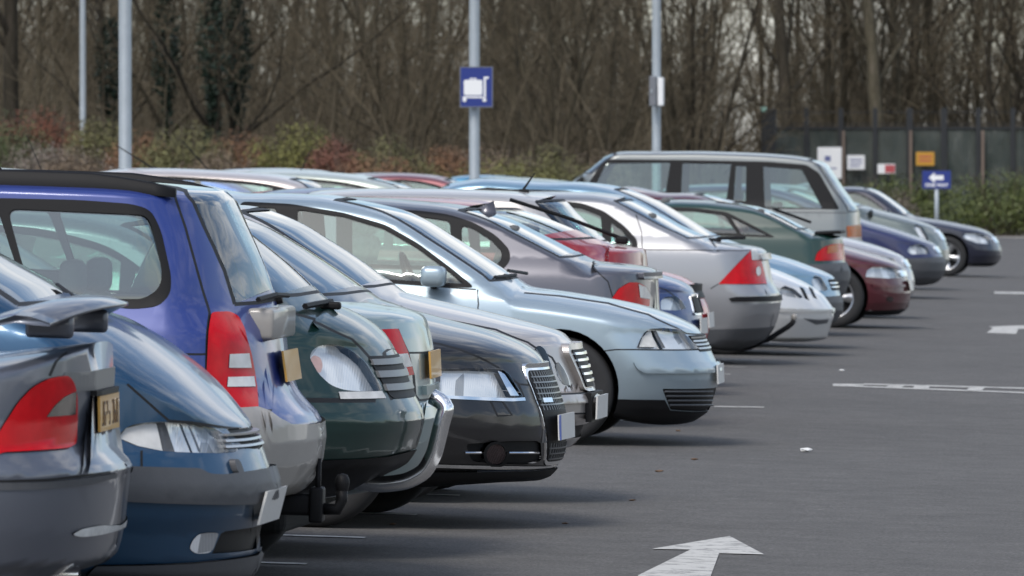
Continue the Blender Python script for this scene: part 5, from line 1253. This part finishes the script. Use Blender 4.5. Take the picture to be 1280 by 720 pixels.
# ------------------------------------------------------------------ shrubs, hedges
def leaf_mat(name, c1, c2, rough=.6, tr=.25):
    m, nt, b = mat(name); tc = N(nt, 'ShaderNodeTexCoord'); n1 = N(nt, 'ShaderNodeTexNoise', Scale=2.2, Detail=8., Roughness=.75); nt.links.new(tc.outputs['Object'], n1.inputs[0])
    gi = N(nt, 'ShaderNodeNewGeometry'); ad = N(nt, 'ShaderNodeMath', operation='MULTIPLY_ADD'); ad.inputs[1].default_value = .3; nt.links.new(gi.outputs['Random Per Island'], ad.inputs[0])
    sb = N(nt, 'ShaderNodeMath', operation='MULTIPLY_ADD'); sb.inputs[1].default_value = 1.; sb.inputs[2].default_value = -.15; nt.links.new(n1.outputs[0], sb.inputs[0]); nt.links.new(sb.outputs[0], ad.inputs[2])
    cr = N(nt, 'ShaderNodeValToRGB'); e = cr.color_ramp.elements; e[0].position = .2; e[0].color = (*c1, 1); e[1].position = .8; e[1].color = (*c2, 1)
    nt.links.new(ad.outputs[0], cr.inputs[0]); nt.links.new(cr.outputs[0], b.inputs['Base Color']); b.inputs['Roughness'].default_value = rough; b.inputs['Specular IOR Level'].default_value = .3
    return m
M['twig'] = simple('twig', (.085, .065, .05), .9, noise=.3, nscale=5)
def leaves_mesh(lobes, n, size, rng, upright=.0, shell=.55):
    v = []; f = []
    vol = np.array([l[3]*l[4]*l[5] for l in lobes])**.67; pr = vol/vol.sum(); ch = rng.choice(len(lobes), n, p=pr)
    for k in ch:
        cx, cy, cz, rx, ry, rz = lobes[k]; d = rng.normal(size=3); d /= np.linalg.norm(d); r = shell+(1.06-shell)*rng.random()**.7
        p = np.array((cx+d[0]*rx*r, cy+d[1]*ry*r, cz+d[2]*rz*r))
        if p[2] < .03: p[2] = rng.random()*.3
        nn_ = d+np.array((0, 0, .5))+rng.normal(size=3)*.45; nn_ /= np.linalg.norm(nn_); a = np.cross(nn_, rng.normal(size=3)); a /= max(np.linalg.norm(a), 1e-6); b = np.cross(nn_, a); s = size*(.6+.8*rng.random())
        i = len(v); v += [p-b*s*.35, p+a*s*.5-b*s*.1, p+a*s, p+a*s*.5+b*s*.45]; f.append((i, i+1, i+2, i+3))
    return v, f
rngb = np.random.default_rng(11)
def bush(x0, x1, top, Y, mk, label, cat='shrub', n=11500, size=.066, name='shrub', dep=None, group='shrubs on the bank', upright=.3, base=None):
    a = at(x0, top, Y); b = at(x1, top, Y); w = b.x-a.x; cx = (a.x+b.x)/2; g = ground(cx); h = a.z-g; d = dep or max(w*.8, 1.2)
    e = empty(name, (cx, Y, g)); tag(e, label, cat, group)
    lob = []
    k = max(5, int(w*4))
    for i in range(k):
        fx = rngb.uniform(-.42, .42); hh = h*(1-.9*fx*fx)*rngb.uniform(.72, 1.0); r = rngb.uniform(.28, .5)*min(w*.6, 1.3)
        lob.append((fx*w, rngb.uniform(-.35, .35)*d, max(.3, hh-r), r, r, r)); lob.append((fx*w, rngb.uniform(-.3, .3)*d, hh*.42, r*1.15, r, hh*.45))
    lob.append((0, 0, h*.55, w*.40, d*.4, h*.42)); lob.append((0, 0, h*.3, w*.46, d*.45, h*.32))
    v, f = leaves_mesh(lob, n, size, rngb, upright); obj_from('foliage', v, f, [M[mk]], e, None, None, False)
    t = MB()
    for i in range(26):
        x = rngb.uniform(-.3, .3)*w; y = rngb.uniform(-.3, .3)*d; t.tube([(x*.4, y*.4, 0), (x*.8, y*.8, h*.45), (x*1.25, y*1.2, h*rngb.uniform(.75, 1.0))], [.022, .014, .005], 4, 0, False)
    t.build('stems', [M['twig']], e)
    return e
M['olive'] = leaf_mat('olive_leaves', (0.062, 0.062, 0.028), (0.21, 0.2, 0.082))
M['dgreen'] = leaf_mat('deep_green_leaves', (0.04, 0.058, 0.024), (0.14, 0.165, 0.07))
M['redleaf'] = leaf_mat('red_leaves', (0.095, 0.04, 0.026), (0.26, 0.095, 0.055))
M['rustleaf'] = leaf_mat('rust_leaves', (0.09, 0.052, 0.03), (0.29, 0.155, 0.08))
M['brownleaf'] = leaf_mat('brown_leaves', (0.095, 0.072, 0.052), (0.28, 0.21, 0.14))
M['greyleaf'] = leaf_mat('grey_brown_leaves', (0.11, 0.092, 0.075), (0.29, 0.24, 0.2))
M['lime'] = leaf_mat('yellow_green_leaves', (0.075, 0.08, 0.026), (0.26, 0.25, 0.075))
M['wineleaf'] = leaf_mat('wine_leaves', (0.085, 0.042, 0.032), (0.235, 0.1, 0.066))
M['hedge'] = leaf_mat('hedge_leaves', (.022, .038, .012), (.15, .175, .048), .45)
for a_ in [(-30,60,139,186,'dgreen','dark green shrub at the left edge of the bank'), (5,100,129,190,'redleaf','red leaved shrub at the left edge of the bank'), (-20,140,178,180,'greyleaf','low grey brown shrub in front of the red leaved one'),
           (85,170,147,186,'olive','olive shrub behind the two left lamp posts'), (135,215,161,184,'rustleaf','rust brown shrub right of the thick lamp post'), (186,290,152,182,'olive','rounded olive green shrub left of the ivy trunks foot'),
           (258,345,159,184,'rustleaf','rust brown shrub under the ivy covered trunks'), (322,412,149,181,'lime','yellow green shrub, brightest on the bank'), (380,452,170,180,'wineleaf','dark wine red shrub right of the yellow green one'),
           (430,540,170,183,'olive','long olive shrub right of the wine red one'), (505,600,181,184,'rustleaf','rust coloured shrub left of the trolley sign post'), (560,665,178,187,'brownleaf','brown shrub behind the trolley sign post'),
           (635,738,179,183,'olive','olive shrub left of the off-roader'), (700,790,186,190,'brownleaf','brown shrub half hidden by the off-roader roof'), (60,130,185,178,'brownleaf','small brown shrub low beside the grey brown one'),
           (395,520,190,178,'rustleaf','low rust shrub in front of the long olive one'), (230,330,188,178,'brownleaf','low brown shrub in front of the rounded olive one'), (545,700,196,179,'lime','low yellow green ground shrub at the end of the bank')]:
    x0, x1, top, Y, mk, lb = a_; w_ = (x1-x0)*.09; bush(x0-w_, x1+w_, top-4, Y, mk, lb)
bush(1180,1330,207,213,'hedge','big dark evergreen hedge behind the one way sign post','hedge',9000,.085,'hedge',3.0,'evergreen hedges at the fence')
bush(1050,1195,213,217,'hedge','lower evergreen hedge below the fence notices','hedge',7000,.085,'hedge',2.5,'evergreen hedges at the fence')
bush(985,1075,222,220,'hedge','evergreen hedge end peeping behind the off-roader tail','hedge',3000,.085,'hedge',2.0,'evergreen hedges at the fence')
bush(1085,1150,232,210,'greyleaf','bare grey brown shrub in front of the lower hedge','shrub',1800,.06,'shrub',1.5,'shrubs at the fence')
# kerb along the planting
m = MB(); K0 = at(1060, 224, 208); K1 = at(1420, 224, 208)
m.box(((K0.x+K1.x)/2, 208, ground(K1.x)+.06), (K1.x-K0.x+2, .15, .13)); M['concrete'] = simple('concrete', (.26, .25, .235), .85, noise=.2, nscale=3); tag(m.build('kerb', [M['concrete']]), kind='structure')

# ------------------------------------------------------------------ the winter wood
def bark(name, c, moss=.25):
    m, nt, b = mat(name); tc = N(nt, 'ShaderNodeTexCoord'); mp = N(nt, 'ShaderNodeMapping'); mp.inputs['Scale'].default_value = (5, 5, 1); nt.links.new(tc.outputs['Object'], mp.inputs[0])
    n1 = N(nt, 'ShaderNodeTexNoise', Scale=2.2, Detail=8., Roughness=.7); nt.links.new(mp.outputs[0], n1.inputs[0]); cr = N(nt, 'ShaderNodeValToRGB'); e = cr.color_ramp.elements
    e[0].position = .32; e[0].color = (*[x*.5 for x in c], 1); e[1].position = .7; e[1].color = (*[x*1.4 for x in c], 1); q = cr.color_ramp.elements.new(.52); q.color = (c[0]*.9, c[1]*.95, c[2]*.85, 1)
    nt.links.new(n1.outputs[0], cr.inputs[0]); nt.links.new(cr.outputs[0], b.inputs['Base Color']); b.inputs['Roughness'].default_value = .9; b.inputs['Specular IOR Level'].default_value = .15; return m
M['bark'] = bark('bark', (.080, .066, .050)); M['barkpale'] = bark('pale_bark', (.10, .085, .066)); M['barkdark'] = bark('dark_bark', (.045, .037, .030)); M['twigs'] = bark('wood_twigs', (.118, .094, .070))
M['ivy'] = leaf_mat('ivy_leaves', (.006, .013, .009), (.026, .046, .030), .5)
def tree_meshes(seed, h, r0, forks=1, spread=.35, low=2.0, dens=1.0):
    rg = random.Random(seed); tr = MB(); cw = MB()
    def branch(p, d, ln, r, lev):
        n = 5 if lev < 2 else 3; pts = [p.copy()]; rad = [r]; q = p.copy(); dd = d.copy()
        for i in range(n):
            dd = (dd+Vector((rg.gauss(0, .11), rg.gauss(0, .11), rg.gauss(.03, .07)))*(1 if lev else .35)).normalized(); q = q+dd*ln/n; pts.append(q.copy()); rad.append(max(r*(1-(i+1)/n*(.62 if lev == 0 else .8)), .006))
        (tr if lev < 2 else cw).tube(pts, rad, (12, 7, 4, 3, 3)[lev], 0, False)
        if lev >= 4 or ln < .35: return
        k = int(((15, 7, 6, 4)[lev])*dens*rg.uniform(.8, 1.2))
        for i in range(k):
            t = rg.uniform(.25 if lev else low/h, 1.0); j = min(int(t*n), n-1); b = pts[j].lerp(pts[j+1], t*n-j); ax = (pts[j+1]-pts[j]).normalized()
            an = rg.uniform(0, 6.283); pe = ax.cross(Vector((0.3, .2, 1))); pe = pe.normalized() if pe.length > .05 else Vector((1, 0, 0)); pe = Matrix.Rotation(an, 3, ax) @ pe
            el = rg.uniform(.45, 1.05) if lev else rg.uniform(.5, 1.15); nd = (ax*math.cos(el)+pe*math.sin(el)+Vector((0, 0, .16))).normalized()
            rr_ = rad[j]*rg.uniform(.30, .5); l2 = ln*rg.uniform(.28, .5)*(1.1-.45*t)
            branch(b, nd, l2, max(rr_, .007), lev+1)
    for i in range(forks):
        d = Vector((rg.uniform(-spread, spread), rg.uniform(-spread, spread), 1)).normalized() if forks > 1 else Vector((rg.uniform(-.05, .05), rg.uniform(-.05, .05), 1)).normalized()
        branch(Vector((rg.uniform(-.15, .15)*(forks > 1), 0, 0)), d, h*rg.uniform(.85, 1.05), r0*(1 if forks == 1 else .75), 0)
    return tr, cw
protos = []
for i, (sd, h, r0, fk, sp, low, dn) in enumerate([(3, 13, .15, 1, 0, 1.2, 1.15), (8, 12, .10, 1, 0, .8, 1.2), (14, 14, .22, 1, 0, 1.8, 1.15), (21, 11, .10, 3, .34, .8, .95), (33, 12, .13, 2, .28, 1.0, 1.05), (45, 10, .085, 4, .45, .6, .9)]):
    tr, cw = tree_meshes(sd, h, r0, fk, sp, low, dn)
    protos.append((tr.build('trunk', [M['bark']], None, True), cw.build('crown', [M['twigs']], None, False)))
def put_tree(k, x, y, sc_, rz, label, group, m=None, ivy=0):
    e = empty('bare_tree', (x, y, ground(x)), (0, 0, rz)); e.scale = (sc_, sc_, sc_*random.uniform(.92, 1.08)); tag(e, label, 'tree', group)
    for o in protos[k]:
        c_ = o.copy(); COL.objects.link(c_); c_.parent = e
        if m and o is protos[k][0]: c_.material_slots[0].link = 'OBJECT'; c_.material_slots[0].material = M[m]
    if ivy:
        rg = np.random.default_rng(int(x*100) % 1000+5); v = []; f = []
        for i in range(int(4200*ivy)):
            z = rg.random()**1.1*9*ivy; r = (.30+.16*math.sin(z*1.7+rg.random()))*(1-.045*z)*(1+.5*(z < 1))*rg.uniform(.6, 1.12); a = rg.random()*6.283; p = np.array((r*math.cos(a), r*math.sin(a), z))
            d = rg.normal(size=3); d /= np.linalg.norm(d); b = np.cross(d, rg.normal(size=3)); b /= np.linalg.norm(b)+1e-6; s = .13; j = len(v); v += [p-b*s*.4, p+d*s*.5-b*s*.1, p+d*s, p+d*s*.5+b*s*.5]; f.append((j, j+1, j+2, j+3))
        obj_from('ivy', v, f, [M['ivy']], e, None, None, False)
    return e
named = [(18, 208, 2, 1.05, 'barkdark', 0, 'dark thick trunk at the left edge of the wood'), (137, 214, 1, 1.0, 'barkdark', .6, 'trunk half wrapped in ivy left of the ivy pair'), (207, 212, 0, 1.0, 'bark', .8, 'ivy wrapped trunk standing behind the rounded olive shrub'),
         (267, 208, 0, 1.05, 'barkdark', 1.0, 'left of two trunks thickly covered in dark ivy'), (296, 210, 0, 1.0, 'barkdark', .9, 'right of two trunks thickly covered in dark ivy'), (520, 212, 3, 1.05, 'bark', 0, 'many stemmed bare tree with slanting limbs left of the trolley sign'),
         (640, 216, 2, 1.0, 'bark', 0, 'bare trunk just right of the trolley sign post'), (690, 211, 5, 1.15, 'bark', 0, 'wide many stemmed bare tree between the two right lamp posts'), (745, 214, 3, 1.1, 'bark', 0, 'leaning bare stems left of the switch box post'),
         (860, 222, 5, 1.1, 'bark', 0, 'low forking bare tree right of the switch box post'), (985, 236, 2, 1.0, 'barkdark', 0, 'dark upright trunk behind the left end of the fence'), (1040, 240, 0, 1.0, 'bark', 0, 'bare trunk behind the white board at the fence'),
         (1098, 238, 2, 1.1, 'barkpale', 0, 'thick pale trunk behind the middle of the fence'), (1122, 240, 4, 1.0, 'barkpale', 0, 'pale forked trunk just right of the thickest pale one'), (1165, 242, 1, 1.0, 'bark', 0, 'slim bare trunk behind the yellow notice'),
         (1238, 238, 4, 1.15, 'barkdark', 0, 'dark forked trunk behind the right end of the fence'), (1278, 240, 2, 1.0, 'barkdark', 0, 'dark trunk at the right edge of the picture')]
for px, Y, k, s_, m_, ivy, lb in named:
    x = at(px, 150, Y).x; put_tree(k, x, Y, s_, random.uniform(0, 6.28), lb, 'trees of the winter wood', m_, ivy)
rt = random.Random(5)
for lay, (Y0, Y1, n) in enumerate(((218, 246, 20), (250, 285, 26), (290, 340, 30), (345, 420, 22))):
    for i in range(n):
        Y = rt.uniform(Y0, Y1); px = -60+1400*(i+rt.uniform(.1, .9))/n
        if px > 915 and Y < 236: Y += 22
        if Y > 250 and (870 < px < 985 or 1175 < px < 1250): continue
        x = at(px, 150, Y).x
        lb = ('bare brown tree at the front of the winter wood', 'bare brown tree in the middle of the winter wood', 'bare brown tree deep at the back of the winter wood', 'bare brown tree deep at the back of the winter wood')[lay]
        put_tree(rt.randrange(6), x, Y, rt.uniform(.8, 1.12), rt.uniform(0, 6.28), lb, ('front trees of the wood', 'middle trees of the wood', 'back trees of the wood', 'back trees of the wood')[lay], rt.choice(['bark', 'bark', 'barkdark']))
for a_, b_ in protos: bpy.data.objects.remove(a_); bpy.data.objects.remove(b_)
# undergrowth: thousands of thin stems
rg = random.Random(9); mb = MB()
for i in range(7600):
    Y = rg.uniform(206, 345); px = rg.uniform(-60, 1340)
    if px > 915 and Y < 236: continue
    p = at(px, 200, Y); x = p.x; h = rg.uniform(1.2, 5.4)*(1+.45*(Y > 270))*(.72 if 870 < px < 985 or 1175 < px < 1250 else 1); g = ground(x); lx, ly = rg.gauss(0, .28)*h, rg.gauss(0, .2)*h
    r = rg.uniform(.010, .028); a = Vector((x, Y, g)); b = Vector((x+lx*.4, Y+ly*.4, g+h*.55)); c_ = Vector((x+lx, Y+ly, g+h))
    mb.tube([a, b, c_], [r, r*.75, r*.3], 3, 0, False)
    for q in range(rg.randrange(3, 7)):
        t = rg.uniform(.2, .95); s0 = a.lerp(b, t*2) if t < .5 else b.lerp(c_, t*2-1); l = rg.uniform(.4, 1.5)
        s1 = s0+Vector((rg.gauss(0, .5), rg.gauss(0, .4), rg.uniform(.1, .9)))*l*.7; mb.tube([s0, s1], [r*.5, r*.2], 3, 0, False)
o = mb.build('woodland_undergrowth', [M['twigs']]); tag(o, 'tangle of bare brown brushwood filling the winter wood', 'undergrowth', kind='stuff')
# leaf litter floor of the wood
mb = MB(); mb.v = [(-60, 200, ground(-60)+.03), (12, 200, ground(12)+.03), (12, 400, ground(12)+.03), (-60, 400, ground(-60)+.03)]
gx = [-60, -40, -20, -3, 12, 30]; mb.v = [(x, y, ground(x)+.03) for y in (209, 420) for x in gx]; mb.f = [(i, i+1, len(gx)+i+1, len(gx)+i) for i in range(len(gx)-1)]; mb.m = [0]*(len(gx)-1)
M['litterfloor'] = simple('leaf_litter', (.06, .045, .03), .95, noise=.5, nscale=4); tag(mb.build('woodland_floor', [M['litterfloor']]), kind='structure')

# ------------------------------------------------------------------ unseen evergreens added behind the photographer to darken reflections in the cars
rgh = np.random.default_rng(4)
for i in range(9):
    x = -52+13*i; h = rgh.uniform(6, 8.5); e = empty('added_reflection_screen', (x, -45+rgh.uniform(-2, 2), ground(x))); tag(e, 'unseen tall evergreen screen added behind the photographer to darken car reflections', 'tree', 'added reflection screen behind the photographer')
    lob = [(rgh.uniform(-6, 6), rgh.uniform(-1, 1), rgh.uniform(.25, .85)*h, rgh.uniform(1.5, 2.6), 1.6, rgh.uniform(1.3, 2.2)) for _ in range(22)]+[(0, 0, h*.4, 6.5, 1.6, h*.4)]
    v, f = leaves_mesh(lob, 3600, .55, rgh, .2); obj_from('crown', v, f, [M['hedge']], e, None, None, False)
    t = MB(); t.tube([(0, 0, 0), (.1, 0, h*.5), (0, .1, h*.8)], [.25, .16, .05], 8); t.build('trunk', [M['bark']], e, True)
# ------------------------------------------------------------------ sky, sun, view
wd = bpy.data.worlds.new('World'); sc.world = wd; wd.use_nodes = True
nt = wd.node_tree; bg = nt.nodes['Background']
sky = N(nt, 'ShaderNodeTexSky', sky_type='NISHITA'); sky.sun_disc = False
SUN_EL, SUN_AZ = R(48), R(200)
sky.sun_elevation = SUN_EL; sky.sun_rotation = SUN_AZ; sky.air_density = 1.0; sky.dust_density = 1.5; sky.ozone_density = 1.0
tc = N(nt, 'ShaderNodeTexCoord'); mp = N(nt, 'ShaderNodeMapping'); mp.inputs['Scale'].default_value = (1, 1, 2.2)
nt.links.new(tc.outputs['Generated'], mp.inputs['Vector'])
nz = N(nt, 'ShaderNodeTexNoise', Scale=3.4, Detail=9.0, Roughness=.60, Distortion=.5); nt.links.new(mp.outputs[0], nz.inputs['Vector'])
rp = N(nt, 'ShaderNodeValToRGB'); rp.color_ramp.elements[0].position = .47; rp.color_ramp.elements[1].position = .68
nt.links.new(nz.outputs['Fac'], rp.inputs['Fac'])
nz2 = N(nt, 'ShaderNodeTexNoise', Scale=5.0, Detail=6.0); nt.links.new(mp.outputs[0], nz2.inputs['Vector'])
cl = N(nt, 'ShaderNodeMix', data_type='RGBA'); cl.inputs[6].default_value = (6.2, 6.3, 6.5, 1); cl.inputs[7].default_value = (11.6, 11.4, 11.1, 1)
nt.links.new(nz2.outputs['Fac'], cl.inputs[0])
mx = N(nt, 'ShaderNodeMix', data_type='RGBA'); nt.links.new(rp.outputs[0], mx.inputs[0]); nt.links.new(sky.outputs[0], mx.inputs[6]); nt.links.new(cl.outputs[2], mx.inputs[7])
nt.links.new(mx.outputs[2], bg.inputs[0]); bg.inputs[1].default_value = .10
sl = bpy.data.lights.new('sun', 'SUN'); so = bpy.data.objects.new('sun', sl); COL.objects.link(so)
sl.energy = 1.2; sl.angle = R(18); sl.color = (1, .96, .9)
# sun_rotation 0 is +Y, turning towards +X
sd_ = Vector((math.sin(SUN_AZ)*math.cos(SUN_EL), math.cos(SUN_AZ)*math.cos(SUN_EL), math.sin(SUN_EL)))
so.rotation_euler = sd_.to_track_quat('Z', 'Y').to_euler(); so.location = sd_*60
vs = sc.view_settings; vs.view_transform = 'Standard'; vs.look = 'None'; vs.gamma = 1; vs.use_curve_mapping = False; vs.exposure = .82
sc.cycles.max_bounces = 8; sc.cycles.transparent_max_bounces = 24; sc.cycles.caustics_reflective = False; sc.cycles.caustics_refractive = False
